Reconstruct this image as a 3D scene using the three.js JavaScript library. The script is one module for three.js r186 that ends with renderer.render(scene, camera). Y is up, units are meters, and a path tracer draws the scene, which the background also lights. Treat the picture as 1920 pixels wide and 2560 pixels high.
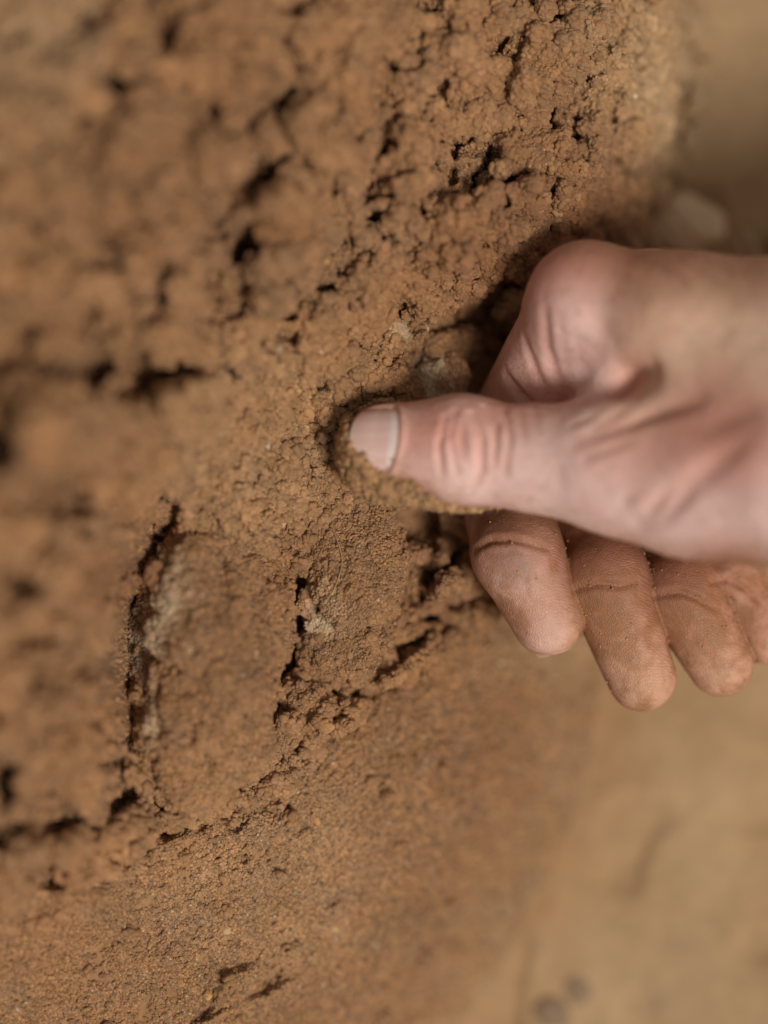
import * as THREE from 'three';
import { mergeVertices, mergeGeometries } from 'three/addons/utils/BufferGeometryUtils.js';

// ---------------------------------------------------------------- camera, sky, sun, exposure
const DIST = 450, HALF = 97.5;                       // mm: lens to the plane in focus, half of the height seen there
const scene = new THREE.Scene();
const camera = new THREE.PerspectiveCamera(2 * Math.atan(HALF / DIST) * 180 / Math.PI, 0.75, 0.02, 60);
camera.up.set(0, 0, -1);
camera.position.set(0, DIST / 1000, 0);
camera.lookAt(0, 0, 0);
camera.focus = DIST / 1000;
camera.userData.fStop = 2.9;

const SUN = new THREE.Vector3(0.36, 0.86, 0.31).normalize();
{
  const W = 128, H = 64, data = new Float32Array(W * H * 4), d = new THREE.Vector3();
  for (let r = 0; r < H; r++) for (let c = 0; c < W; c++) {
    const up = ((r + 0.5) / H - 0.5) * Math.PI, ro = ((c + 0.5) / W - 0.5) * 2 * Math.PI;
    d.set(Math.cos(ro) * Math.cos(up), Math.sin(up), Math.sin(ro) * Math.cos(up));
    const t = Math.max(0, d.dot(SUN)), h = Math.max(0, d.y);
    const v = 0.12 + 0.06 * h + 0.38 * Math.pow(t, 4);   // an overcast sky, brighter round the veiled sun
    const o = (r * W + c) * 4;
    data[o] = v * 1.02; data[o + 1] = v * 0.985; data[o + 2] = v * 0.95; data[o + 3] = 1;
  }
  const sky = new THREE.DataTexture(data, W, H, THREE.RGBAFormat, THREE.FloatType);
  sky.mapping = THREE.EquirectangularReflectionMapping;
  sky.magFilter = sky.minFilter = THREE.LinearFilter;
  sky.needsUpdate = true;
  scene.background = sky; scene.environment = sky;
}
const sun = new THREE.DirectionalLight(new THREE.Color(1, 0.965, 0.91), 2.45);
sun.position.copy(SUN).multiplyScalar(2);
sun.castShadow = true;
sun.shadow.radius = 30;
sun.shadow.mapSize.set(2048, 2048);
Object.assign(sun.shadow.camera, { left: -0.4, right: 0.4, top: 0.4, bottom: -0.4, near: 0.5, far: 4 });
scene.add(sun); scene.add(sun.target);

const renderer = new THREE.WebGLRenderer({ antialias: true });
renderer.setSize(768, 1024);
renderer.toneMapping = THREE.LinearToneMapping;
renderer.toneMappingExposure = 1.0;
renderer.shadowMap.enabled = true;

// ---------------------------------------------------------------- helpers
function rng(seed) { let a = seed >>> 0; return () => { a = (a + 0x6D2B79F5) | 0; let t = Math.imul(a ^ (a >>> 15), 1 | a); t = (t + Math.imul(t ^ (t >>> 7), 61 | t)) ^ t; return ((t ^ (t >>> 14)) >>> 0) / 4294967296; }; }
const clamp = (x, a = 0, b = 1) => x < a ? a : x > b ? b : x;
const sstep = (a, b, x) => { const t = clamp((x - a) / (b - a)); return t * t * (3 - 2 * t); };
const lerp = (a, b, t) => a + (b - a) * t;
const mixc = (a, b, t) => [lerp(a[0], b[0], t), lerp(a[1], b[1], t), lerp(a[2], b[2], t)];
function hash2(i, j, s) { let h = Math.imul(i, 374761393) ^ Math.imul(j, 668265263) ^ Math.imul(s, 2147483647 - 58); h = Math.imul(h ^ (h >>> 13), 1274126177); h ^= h >>> 16; return (h >>> 0) / 4294967296; }
function hash3(i, j, k, s) { let h = Math.imul(i, 374761393) ^ Math.imul(j, 668265263) ^ Math.imul(k, 1440662683) ^ Math.imul(s, 974634777); h = Math.imul(h ^ (h >>> 13), 1274126177); h ^= h >>> 16; h = Math.imul(h, 2246822507); h ^= h >>> 13; return (h >>> 0) / 4294967296; }
function vn2(x, y, s) { const i = Math.floor(x), j = Math.floor(y), fx = x - i, fy = y - j, u = fx * fx * (3 - 2 * fx), v = fy * fy * (3 - 2 * fy); return lerp(lerp(hash2(i, j, s), hash2(i + 1, j, s), u), lerp(hash2(i, j + 1, s), hash2(i + 1, j + 1, s), u), v) * 2 - 1; }
function vn3(x, y, z, s) {
  const i = Math.floor(x), j = Math.floor(y), k = Math.floor(z), fx = x - i, fy = y - j, fz = z - k, u = fx * fx * (3 - 2 * fx), v = fy * fy * (3 - 2 * fy), w = fz * fz * (3 - 2 * fz);
  const l = (a, b, c) => hash3(i + a, j + b, k + c, s);
  return lerp(lerp(lerp(l(0, 0, 0), l(1, 0, 0), u), lerp(l(0, 1, 0), l(1, 1, 0), u), v), lerp(lerp(l(0, 0, 1), l(1, 0, 1), u), lerp(l(0, 1, 1), l(1, 1, 1), u), v), w) * 2 - 1;
}
const fbm2 = (x, y, s, n = 4) => { let a = 1, r = 0, t = 0; for (let i = 0; i < n; i++) { r += a * vn2(x, y, s + i); t += a; a *= 0.5; x = x * 2.03 + 7.1; y = y * 2.03 - 3.7; } return r / t; };
const fbm3 = (x, y, z, s, n = 3) => { let a = 1, r = 0, t = 0; for (let i = 0; i < n; i++) { r += a * vn3(x, y, z, s + i); t += a; a *= 0.5; x = x * 2.03 + 7.1; y = y * 2.03 - 3.7; z = z * 2.03 + 1.3; } return r / t; };
// packed round lumps: the highest of the caps in the neighbouring cells (0 .. about 0.9)
function lumps2(x, y, s, keep) {
  const i = Math.floor(x), j = Math.floor(y); let m = 0;
  for (let a = -1; a <= 1; a++) for (let b = -1; b <= 1; b++) {
    const h = hash2(i + a, j + b, s); if (h > keep) continue;
    const dx = i + a + hash2(i + a, j + b, s + 11) - x, dy = j + b + hash2(i + a, j + b, s + 23) - y, r = 0.5 + 0.42 * h / keep, q = r * r - dx * dx - dy * dy;
    if (q > 0) { const v = Math.sqrt(q) * (0.75 + 0.25 * h); if (v > m) m = v; }
  }
  return m;
}
function lumps3(x, y, z, s, keep) {
  const i = Math.floor(x), j = Math.floor(y), k = Math.floor(z); let m = 0;
  for (let a = -1; a <= 1; a++) for (let b = -1; b <= 1; b++) for (let c = -1; c <= 1; c++) {
    const h = hash3(i + a, j + b, k + c, s); if (h > keep) continue;
    const dx = i + a + hash3(i + a, j + b, k + c, s + 11) - x, dy = j + b + hash3(i + a, j + b, k + c, s + 23) - y, dz = k + c + hash3(i + a, j + b, k + c, s + 37) - z, r = 0.5 + 0.4 * h / keep, q = r * r - dx * dx - dy * dy - dz * dz;
    if (q > m * m) m = Math.sqrt(q);
  }
  return m;
}
// a point of the drawing (1659 wide) at a given height (mm) above the plane in focus, in mm; and back
const PX = 2 * HALF / 2212;
const at = (px, py, h) => { const k = PX * (DIST - h) / DIST; return [(px - 829.5) * k, h, (py - 1106) * k]; };
const seenAt = (x, h, z) => { const k = PX * (DIST - h) / DIST; return [x / k + 829.5, z / k + 1106]; };

const names = new Map();
function named(o, name) { const n = names.get(name) || 0; names.set(name, n + 1); o.name = n ? name + '_' + String(n).padStart(3, '0') : name; return o; }
function tag(o, label, category, group, kind) { if (label) o.userData.label = label; if (category) o.userData.category = category; if (group) o.userData.group = group; if (kind) o.userData.kind = kind; return o; }
function shade(o) { o.castShadow = o.receiveShadow = true; return o; }
function geometry(pos, idx, col) {
  const g = new THREE.BufferGeometry();
  g.setAttribute('position', new THREE.BufferAttribute(pos, 3));
  g.setIndex(new THREE.BufferAttribute(idx, 1));
  if (col) g.setAttribute('color', new THREE.BufferAttribute(col, 3));
  g.computeVertexNormals();
  return g;
}
const std = (o) => new THREE.MeshStandardMaterial({ roughness: 0.95, metalness: 0, vertexColors: true, ...o });
const M = {
  soil: std({ roughness: 1 }), sand: std({ roughness: 1 }), clod: std({ roughness: 1 }), grain: std({ roughness: 0.85 }),
  skin: new THREE.MeshPhysicalMaterial({ vertexColors: true, roughness: 0.52, specularIntensity: 0.6 }),
  nail: new THREE.MeshPhysicalMaterial({ vertexColors: true, roughness: 0.36, specularIntensity: 0.9, clearcoat: 0.12, clearcoatRoughness: 0.3 }),
  root: new THREE.MeshStandardMaterial({ color: new THREE.Color(0.42, 0.25, 0.11), roughness: 0.8 }),
  hair: new THREE.MeshStandardMaterial({ color: new THREE.Color(0.16, 0.085, 0.04), roughness: 0.6 }),
};

// ---------------------------------------------------------------- the ground's shape
// heights (mm) of the heap at points of the drawing, joined by a thin-plate spline
const HEAP = [
  [0, 0, 52], [300, 0, 45], [600, 0, 32], [900, 0, 16], [1100, 0, 6], [1250, 0, -1], [1350, 0, -14], [1450, 0, -36], [1560, 0, -66],
  [0, 300, 60], [300, 300, 50], [600, 300, 33], [850, 300, 15], [1050, 300, 5], [1180, 300, 0], [1280, 300, -7], [1380, 300, -24], [1480, 300, -52], [1560, 300, -72],
  [0, 600, 60], [300, 600, 46], [550, 600, 28], [800, 600, 10], [950, 600, 4], [1060, 590, 1], [1150, 600, -16], [1260, 480, -16], [1330, 520, -36], [1400, 600, -66],
  [0, 900, 62], [200, 900, 50], [400, 860, 26], [560, 850, 12], [700, 850, 4], [850, 830, -4], [950, 760, -14], [1050, 720, -29], [1200, 760, -40], [1400, 900, -70],
  [0, 1200, 58], [180, 1150, 46], [330, 1150, 14], [480, 1150, 9], [620, 1100, 3], [720, 1100, -1], [860, 1130, -9], [960, 1160, -19], [1080, 1200, -30], [1250, 1200, -52], [1450, 1200, -75],
  [0, 1500, 52], [150, 1500, 40], [225, 1480, 30], [225, 1300, 32], [292, 1450, 1], [290, 1310, 3], [300, 1580, 2], [450, 1400, -4], [640, 1400, -7], [760, 1400, -8], [900, 1350, -15], [1000, 1320, -23], [1150, 1400, -40], [1350, 1500, -68],
  [0, 1750, 38], [150, 1750, 26], [330, 1720, 7], [480, 1700, 1], [620, 1650, -3], [760, 1600, -9], [900, 1600, -17], [1050, 1600, -31], [1200, 1600, -50], [1350, 1650, -70],
  [0, 2000, 18], [200, 2000, 9], [400, 1950, 2], [520, 1900, -1], [680, 1850, -7], [850, 1850, -18], [1000, 1850, -34], [1150, 1900, -57], [1280, 1900, -74],
  [0, 2212, 6], [200, 2212, 2], [380, 2212, -2], [520, 2212, -8], [700, 2212, -22], [850, 2212, -40], [1000, 2212, -62], [1100, 2212, -74],
  [200, 2500, -15], [700, 2500, -50], [-100, 2500, -8], [-300, 300, 66], [-300, 1000, 66], [-300, 1800, 35], [-300, 2400, -5], [0, -300, 50], [500, -300, 35], [1000, -300, 10], [1400, -300, -36],
].map(([a, b, h]) => at(a, b, h));
const GROUND = -62;
const spline = (() => {
  const n = HEAP.length, N = n + 3, A = [], B = [];
  const U = (r2) => r2 < 1e-9 ? 0 : 0.5 * r2 * Math.log(r2);
  for (let i = 0; i < N; i++) { A.push(new Float64Array(N)); B.push(0); }
  for (let i = 0; i < n; i++) {
    const [x, h, z] = HEAP[i];
    for (let j = 0; j < n; j++) A[i][j] = U((x - HEAP[j][0]) ** 2 + (z - HEAP[j][2]) ** 2);
    A[i][i] += 8;
    A[i][n] = A[n][i] = 1; A[i][n + 1] = A[n + 1][i] = x; A[i][n + 2] = A[n + 2][i] = z; B[i] = h;
  }
  for (let c = 0; c < N; c++) {
    let p = c; for (let r = c + 1; r < N; r++) if (Math.abs(A[r][c]) > Math.abs(A[p][c])) p = r;
    [A[c], A[p]] = [A[p], A[c]]; [B[c], B[p]] = [B[p], B[c]];
    for (let r = c + 1; r < N; r++) { const f = A[r][c] / A[c][c]; if (f) { for (let k = c; k < N; k++) A[r][k] -= f * A[c][k]; B[r] -= f * B[c]; } }
  }
  const w = new Float64Array(N);
  for (let r = N - 1; r >= 0; r--) { let s = B[r]; for (let k = r + 1; k < N; k++) s -= A[r][k] * w[k]; w[r] = s / A[r][r]; }
  return (x, z) => { let s = w[n] + w[n + 1] * x + w[n + 2] * z; for (let i = 0; i < n; i++) s += w[i] * U((x - HEAP[i][0]) ** 2 + (z - HEAP[i][2]) ** 2); return s; };
})();
const MG = { x0: -130, z0: -150, step: 2, nx: 126, nz: 151 };
MG.v = new Float32Array(MG.nx * MG.nz);
for (let j = 0; j < MG.nz; j++) for (let i = 0; i < MG.nx; i++) MG.v[j * MG.nx + i] = spline(MG.x0 + i * MG.step, MG.z0 + j * MG.step);
function macro(x, z) {
  const fx = clamp((x - MG.x0) / MG.step, 0, MG.nx - 1.001), fz = clamp((z - MG.z0) / MG.step, 0, MG.nz - 1.001), i = Math.floor(fx), j = Math.floor(fz), u = fx - i, v = fz - j, o = j * MG.nx + i;
  let h = lerp(lerp(MG.v[o], MG.v[o + 1], u), lerp(MG.v[o + MG.nx], MG.v[o + MG.nx + 1], u), v);
  const out = Math.max(-95 - x, Math.abs(z) - 115, 0);                     // beyond the picture the heap runs down to the ground
  h = lerp(h, -78, sstep(0, 170, out));
  return Math.max(h, -78);
}
// where a point of the drawing lies on the heap
function onHeap(px, py, lift = 0) { let h = 0; for (let i = 0; i < 8; i++) { const p = at(px, py, h); h = lerp(h, macro(p[0], p[2]) + lift, 0.7); } return at(px, py, h); }

// hollows [x, y, half width, half height, turn in degrees, depth mm, steepness], in the drawing's pixels
const HOLLOWS = [
  [330, 800, 80, 34, -12, 11, 3], [420, 815, 60, 30, -5, 7, 3], [190, 790, 26, 52, 25, 9, 2], [560, 530, 40, 34, 0, 15, 3], [800, 548, 20, 15, 0, 9, 3], [345, 620, 22, 36, 10, 7, 2],
  [860, 150, 30, 14, -5, 6, 2], [745, 240, 16, 26, 10, 6, 2], [735, 128, 18, 13, 0, 5, 2], [310, 440, 20, 46, 8, 10, 2], [580, 395, 26, 34, -25, 8, 2], [480, 220, 26, 26, 0, 7, 2], [390, 85, 60, 24, 5, 6, 2],
  [700, 215, 22, 22, 0, 6, 2], [822, 325, 13, 30, 20, 5, 2], [815, 455, 34, 14, -25, 7, 3], [265, 180, 40, 26, 0, 5, 2], [700, 620, 24, 16, 0, 6, 2], [520, 620, 50, 24, 0, 6, 2],
  [1130, 380, 44, 20, -8, 10, 4], [1095, 392, 14, 12, 0, 9, 4], [1030, 390, 16, 30, 10, 10, 4], [1000, 300, 14, 12, 0, 6, 3], [985, 328, 12, 16, 0, 6, 3], [1155, 385, 18, 14, 0, 7, 4], [1010, 460, 18, 12, 0, 5, 3],
  [1215, 360, 26, 12, -10, 7, 4], [1250, 300, 26, 14, -20, 7, 3], [1265, 330, 14, 22, 20, 6, 3], [1180, 460, 16, 30, 10, 8, 3], [1190, 590, 60, 20, -50, 8, 2], [1035, 530, 9, 8, 0, 4, 4],
  [1080, 635, 66, 20, -22, 11, 4], [1000, 690, 60, 26, -25, 8, 2], [875, 790, 10, 20, 10, 5, 4], [862, 713, 8, 6, 0, 3.5, 4], [838, 775, 5, 18, 0, 3, 4], [910, 800, 40, 26, -20, 4, 2],
  [310, 1140, 44, 90, 30, 10, 3], [270, 1290, 34, 130, 6, 13, 3], [255, 1240, 26, 30, 0, 8, 3], [262, 1460, 32, 120, 0, 13, 3], [290, 1590, 26, 60, -15, 8, 3],
  [150, 1110, 60, 26, 20, 8, 2], [30, 940, 34, 60, 20, 12, 2], [165, 1310, 30, 20, 10, 7, 2], [50, 1260, 60, 40, 10, 6, 2], [120, 1070, 60, 40, -20, 6, 2], [10, 1680, 24, 60, 0, 12, 2], [70, 1390, 40, 24, 0, 5, 2],
  [654, 1338, 18, 20, 0, 13, 5], [643, 1265, 11, 56, 4, 10, 4], [648, 1415, 12, 74, 3, 12, 4], [606, 1532, 23, 19, -35, 13, 5], [578, 1580, 16, 12, 0, 11, 5], [585, 1615, 8, 7, 0, 4, 4], [650, 1575, 18, 8, 20, 4, 4], [625, 1460, 8, 40, 5, 6, 4],
  [360, 1640, 28, 14, 25, 9, 4], [425, 1655, 8, 30, -35, 6, 4], [490, 1640, 55, 12, -28, 6, 4], [250, 1740, 26, 36, 30, 8, 3], [120, 1790, 30, 26, 0, 6, 2], [110, 1880, 24, 40, 30, 5, 2], [235, 1865, 10, 24, 0, 4, 2], [300, 1790, 36, 14, -25, 6, 3], [345, 1800, 14, 24, -30, 5, 3], [200, 1870, 14, 20, 0, 3, 2],
  [530, 1862, 9, 12, 0, 4, 4], [527, 1828, 6, 9, 0, 2.5, 4], [545, 1885, 10, 4, 0, 2, 4], [478, 1855, 6, 5, 0, 2, 4], [512, 1785, 16, 4, -10, 1.8, 4], [635, 1740, 8, 10, 0, 2.5, 3], [640, 1800, 14, 6, -20, 2, 3],
  [520, 1715, 14, 8, -30, 3.5, 4], [820, 1690, 16, 14, 0, 4, 2], [880, 1640, 14, 8, 0, 3, 2], [820, 1450, 28, 14, -20, 6, 3], [870, 1400, 30, 16, 20, 7, 3], [940, 1330, 26, 20, 0, 7, 2], [880, 1360, 18, 10, 0, 6, 3], [900, 1140, 60, 44, 10, 9, 2], [980, 1200, 30, 40, 0, 9, 2], [1000, 1300, 40, 30, 0, 7, 2], [940, 1240, 24, 26, 0, 7, 2], [830, 1440, 30, 22, 0, 5, 2],
  [575, 2130, 40, 14, -30, 4, 3], [440, 2190, 40, 10, -25, 4, 3], [600, 2105, 14, 12, 0, 3, 2], [945, 1945, 60, 22, -25, 2.5, 1], [1040, 1620, 30, 14, 0, 2, 1], [900, 2060, 40, 20, -35, 2, 1],
  [700, 755, 16, 8, -10, 2.5, 3], [625, 745, 20, 8, -15, 3, 3], [640, 790, 12, 10, 0, 2.5, 3], [590, 830, 8, 6, 0, 2.5, 4], [735, 770, 14, 7, -30, 2.5, 3],
].map(([a, b, rx, ry, deg, depth, steep]) => { const [x, h, z] = onHeap(a, b), k = PX * (DIST - h) / DIST, t = deg * Math.PI / 180; return { x, z, rx: rx * k, ry: ry * k, c: Math.cos(t), s: Math.sin(t), depth, steep, R: Math.max(rx, ry) * k * 1.5 }; });
// swellings of the heap, the same way
const SWELLS = [
  [120, 960, 80, 70, 0, 9], [430, 900, 70, 60, 0, 7], [280, 400, 60, 60, 0, 6], [700, 300, 70, 60, 0, 4], [890, 310, 60, 56, 0, 4], [480, 350, 60, 50, 0, 5], [1010, 130, 60, 50, 0, 3], [880, 400, 50, 40, 0, 3], [640, 460, 60, 40, 0, 4], [1160, 190, 70, 46, 0, 2.4], [1200, 300, 50, 40, 0, 3], [160, 1560, 90, 120, 0, 7], [200, 1340, 50, 60, 0, 5],
  [1000, 560, 80, 46, -30, 4], [960, 640, 90, 28, -24, 4], [870, 730, 60, 30, -20, 2.4], [1300, 390, 60, 70, 0, 3], [1220, 450, 40, 40, 0, 4], [950, 1400, 40, 26, -15, 4], [850, 1340, 40, 26, 0, 4], [960, 1260, 26, 40, 10, 5], [720, 1540, 60, 40, 0, 2.5], [790, 1400, 40, 50, 0, 3], [560, 1800, 70, 40, 0, 1.5], [620, 780, 90, 60, 0, 2], [210, 1690, 60, 46, 0, 5], [60, 1820, 50, 40, 0, 4], [180, 1940, 60, 40, 0, 3], [840, 1720, 18, 14, 0, 2.5], [520, 2110, 44, 24, -20, 2.5],
].map(([a, b, rx, ry, deg, high]) => { const [x, h, z] = onHeap(a, b), k = PX * (DIST - h) / DIST, t = deg * Math.PI / 180; return { x, z, rx: rx * k, ry: ry * k, c: Math.cos(t), s: Math.sin(t), high, R: Math.max(rx, ry) * k }; });
// how lumpy the soil is: patches [x, y, radius, coarse lumps, fine grit]
const ROUGH = [[1130, 180, 330, 1.2, 1.2], [1100, 480, 260, 1.35, 1.2], [700, 350, 350, 1.3, 0.8], [200, 400, 450, 1.5, 0.6], [580, 920, 190, 0.25, 1.3], [760, 1200, 130, 0.1, 1.0], [940, 1320, 150, 1.5, 1.2], [680, 1500, 150, 1.0, 1.2], [340, 1800, 220, 1.0, 1.0], [620, 1900, 260, 0.16, 1.1], [950, 1850, 330, 0.10, 0.6], [300, 2150, 300, 0.2, 1.0], [100, 1500, 250, 0.8, 0.5], [1350, 350, 160, 0.9, 0.8], [1080, 720, 160, 0.9, 1.1]]
  .map(([a, b, r, c, f]) => { const [x, h, z] = onHeap(a, b); return [x, z, 1 / (r * PX) ** 2, c, f]; });
for (const f of SWELLS) if (macro(f.x, f.z) > 20) f.high *= 1.7;
for (const f of HOLLOWS) { if (f.z < 0 && macro(f.x, f.z) < 20) f.steep = Math.min(f.steep, 2.2); const m = macro(f.x, f.z); f.depth *= m > 20 ? 1.5 : f.rx < 3 ? 0.8 : 1; f.steep = m > 20 ? 1.15 : f.steep; }
for (const f of HOLLOWS) if (f.rx > 1.8) SWELLS.push({ x: f.x + f.rx * 0.75, z: f.z + f.ry * 1.0, rx: f.rx * 1.0, ry: f.ry * 1.05, c: f.c, s: f.s, high: f.depth * 0.45, R: f.R });   // the lump that shades each hollow
// the lower edge of the crumbly bank; below it the soil is fine and smooth. mm below the edge (negative: on the bank)
const EDGE = [[1330, 1190], [1250, 1240], [1090, 1325], [1000, 1385], [900, 1450], [800, 1495], [770, 1560], [690, 1622], [600, 1690], [520, 1722], [420, 1785], [330, 1835], [230, 1880], [120, 1920], [-150, 1965], [-900, 2050]].map(([a, b]) => onHeap(a, b));
const BG = { step: 1, nx: 252, nz: 302, v: new Float32Array(252 * 302) };
for (let j = 0; j < BG.nz; j++) for (let i = 0; i < BG.nx; i++) {
  const x = MG.x0 + i, z = MG.z0 + j; let m = 1e9, sd = 1;
  for (let k = 0; k + 1 < EDGE.length; k++) { const a = EDGE[k], b = EDGE[k + 1], ux = b[0] - a[0], uz = b[2] - a[2], t = clamp(((x - a[0]) * ux + (z - a[2]) * uz) / (ux * ux + uz * uz)), d = Math.hypot(x - a[0] - ux * t, z - a[2] - uz * t); if (d < m) { m = d; sd = (ux * (z - a[2]) - uz * (x - a[0])) < 0 ? 1 : -1; } }
  BG.v[j * BG.nx + i] = m * sd;
}
function below(x, z) { const fx = clamp(x - MG.x0, 0, BG.nx - 1.001), fz = clamp(z - MG.z0, 0, BG.nz - 1.001), i = Math.floor(fx), j = Math.floor(fz), u = fx - i, v = fz - j, o = j * BG.nx + i; return lerp(lerp(BG.v[o], BG.v[o + 1], u), lerp(BG.v[o + BG.nx], BG.v[o + BG.nx + 1], u), v) + 4.0 * fbm2(x * 0.13, z * 0.13, 801, 3) + 1.5 * vn2(x * 0.5, z * 0.5, 805) + 0.6 * vn2(x * 1.3, z * 1.3, 807); }
function roughness(x, z) { let w = 0.02, c = 0.6 * w, f = 0.8 * w; for (const [a, b, i, cc, ff] of ROUGH) { const q = Math.exp(-((x - a) ** 2 + (z - b) ** 2) * i * 1.6); w += q; c += q * cc; f += q * ff; } return [c / w, f / w]; }
const RG = { step: 2.5, nx: 101, nz: 121, c: new Float32Array(101 * 121), f: new Float32Array(101 * 121) };
for (let j = 0; j < RG.nz; j++) for (let i = 0; i < RG.nx; i++) [RG.c[j * RG.nx + i], RG.f[j * RG.nx + i]] = roughness(MG.x0 + i * RG.step, MG.z0 + j * RG.step);
function soilHeight(x, z) {
  let h = macro(x, z);
  if (h < -77) return h;
  const rx = clamp((x - MG.x0) / RG.step, 0, RG.nx - 1.001), rz = clamp((z - MG.z0) / RG.step, 0, RG.nz - 1.001), o = Math.floor(rz) * RG.nx + Math.floor(rx), bd = below(x, z), C = Math.max(RG.c[o], 1.15 * Math.exp(-(((bd + 4) / 5) ** 2))) * lerp(1, 0.07, sstep(-1.5, 2.5, bd)), F = RG.f[o] * lerp(1, 0.55, sstep(0, 6, bd));
  const ledge = 0.25 + 0.75 * sstep(-0.25, 0.45, vn2(x * 0.14, z * 0.14, 811));
  h -= 3.2 * sstep(-1.0, 2.2, bd) * Math.exp(-Math.max(0, bd) / 22);
  h += ledge * (3.2 * Math.exp(-(((bd + 3.0) / 2.6) ** 2)) - 2.8 * Math.exp(-(((bd - 0.4) / 1.5) ** 2)));
  const wx = x + 1.6 * vn2(x * 0.21, z * 0.21, 31) + 0.45 * vn2(x * 0.9, z * 0.9, 33), wz = z + 1.6 * vn2(x * 0.21, z * 0.21, 41) + 0.45 * vn2(x * 0.9, z * 0.9, 43);
  for (const f of SWELLS) { const dx = x - f.x, dz = z - f.z; if (dx * dx + dz * dz > f.R * f.R) continue; const u = (dx * f.c + dz * f.s) / f.rx, v = (dz * f.c - dx * f.s) / f.ry, q = 1 - u * u - v * v; if (q > 0) h += f.high * q * (2 - q); }
  let dent = 0;
  for (const f of HOLLOWS) { const dx = wx - f.x, dz = wz - f.z; if (dx * dx + dz * dz > f.R * f.R) continue; const u = (dx * f.c + dz * f.s) / f.rx, v = (dz * f.c - dx * f.s) / f.ry, q = Math.sqrt(u * u + v * v); if (q < 1.45) { const t = f.depth * (1 - sstep(1 - 0.75 / f.steep, 1 + 0.9 / f.steep, q)); if (t > dent) dent = t; } }
  h -= dent * lerp(1, 0.5, sstep(3, 12, bd));
  h += C * (1.5 * fbm2(x * 0.09, z * 0.09, 5, 3));
  const high = sstep(18, 40, h); if (high > 0) h += high * (17 * 0.62 * (lumps2(wx / 17, wz / 17, 121, 0.8) - 0.45) + 8 * 0.5 * (lumps2(wx / 8 + 3, wz / 8, 123, 0.7) - 0.4));
  h += C * 9 * 0.58 * (lumps2(wx / 9, wz / 9, 101, 0.85) - 0.45) + C * 4.6 * 0.60 * (lumps2(wx / 4.6, wz / 4.6, 103, 0.75) - 0.42);
  const g = 0.35 + 0.65 * sstep(-0.35, 0.35, vn2(x * 0.13, z * 0.13, 77));
  h += (0.35 + 0.65 * C) * 2.2 * 0.36 * (lumps2(wx / 2.2, wz / 2.2, 107, 0.7) - 0.4) * g * Math.min(1, F + 0.2);
  h += F * (1.05 * 0.32 * (lumps2(wx / 1.05, wz / 1.05, 109, 0.7) - 0.4) + 0.52 * 0.55 * (lumps2(x / 0.52, z / 0.52, 113, 0.7) - 0.35));
  h += Math.min(C, 1.2) * (1.5 * fbm2(wx * 0.5, wz * 0.5, 231, 4)) + F * 0.65 * fbm2(wx * 1.7, wz * 1.7, 235, 3);
  const pore = vn2(wx * 0.42, wz * 0.42, 221) + 0.6 * vn2(wx * 0.95, wz * 0.95, 223);
  h -= Math.min(C, 1.2) * 4.0 * sstep(0.22, 0.80, pore) + F * 0.75 * sstep(0.25, 0.6, vn2(wx * 1.4, wz * 1.4, 225));
  const crack = Math.abs(vn2(wx * 0.16, wz * 0.16, 211)), gate = sstep(0.05, 0.5, vn2(x * 0.07, z * 0.07, 215));
  h -= C * gate * 0.7 * (1 - sstep(0.0, 0.05, crack));
  return h;
}
// colours (linear), by place
const SPILL = [[1440, 1380], [1420, 1480], [1330, 1600], [1230, 1780], [1110, 1960], [960, 2212], [880, 2340]].map(([a, b]) => at(a, b, GROUND));
function spill(x, z) { if (z < SPILL[0][2] || z > SPILL[6][2]) return z > 0 ? sstep(6, -6, x - SPILL[6][0]) : 0; let k = 0; while (z > SPILL[k + 1][2]) k++; const b = lerp(SPILL[k][0], SPILL[k + 1][0], (z - SPILL[k][2]) / (SPILL[k + 1][2] - SPILL[k][2])); return sstep(34, -32, x - b + 26 * fbm2(x * 0.06, z * 0.06, 541, 3)) * sstep(0, 12, z - SPILL[0][2]); }

const C_SOIL = [0.318, 0.164, 0.072], C_RED = [0.235, 0.105, 0.043], C_TAN = [0.40, 0.232, 0.112], C_GRAVEL = [0.365, 0.203, 0.094], C_GREY = [0.55, 0.405, 0.25], C_SAND = [0.395, 0.255, 0.133];
const TINTS = [[580, 900, 190, C_GRAVEL, 0.8], [480, 1060, 110, C_GRAVEL, 0.8], [700, 1020, 80, C_GRAVEL, 0.4], [0, 90, 190, C_SAND, 0.5], [1340, 110, 120, C_TAN, 0.7], [1470, 200, 190, C_SAND, 0.95], [700, 1300, 40, C_GREY, 0.5], [925, 805, 34, C_GREY, 0.5], [860, 715, 18, C_GREY, 0.6], [1190, 600, 230, C_RED, 0.8], [1120, 780, 150, C_RED, 0.6], [940, 1240, 130, C_RED, 0.4], [1080, 1650, 140, C_RED, 0.35], [300, 1250, 60, C_RED, 0.7], [360, 250, 260, C_RED, 0.18], [560, 1880, 240, C_TAN, 0.5]]  // dark red beside the knuckle puts the hand's shade into the soil colour
  .map(([a, b, r, c, k]) => { const [x, h, z] = onHeap(a, b); return [x, z, 1 / (r * PX) ** 2, c, k]; });
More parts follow.
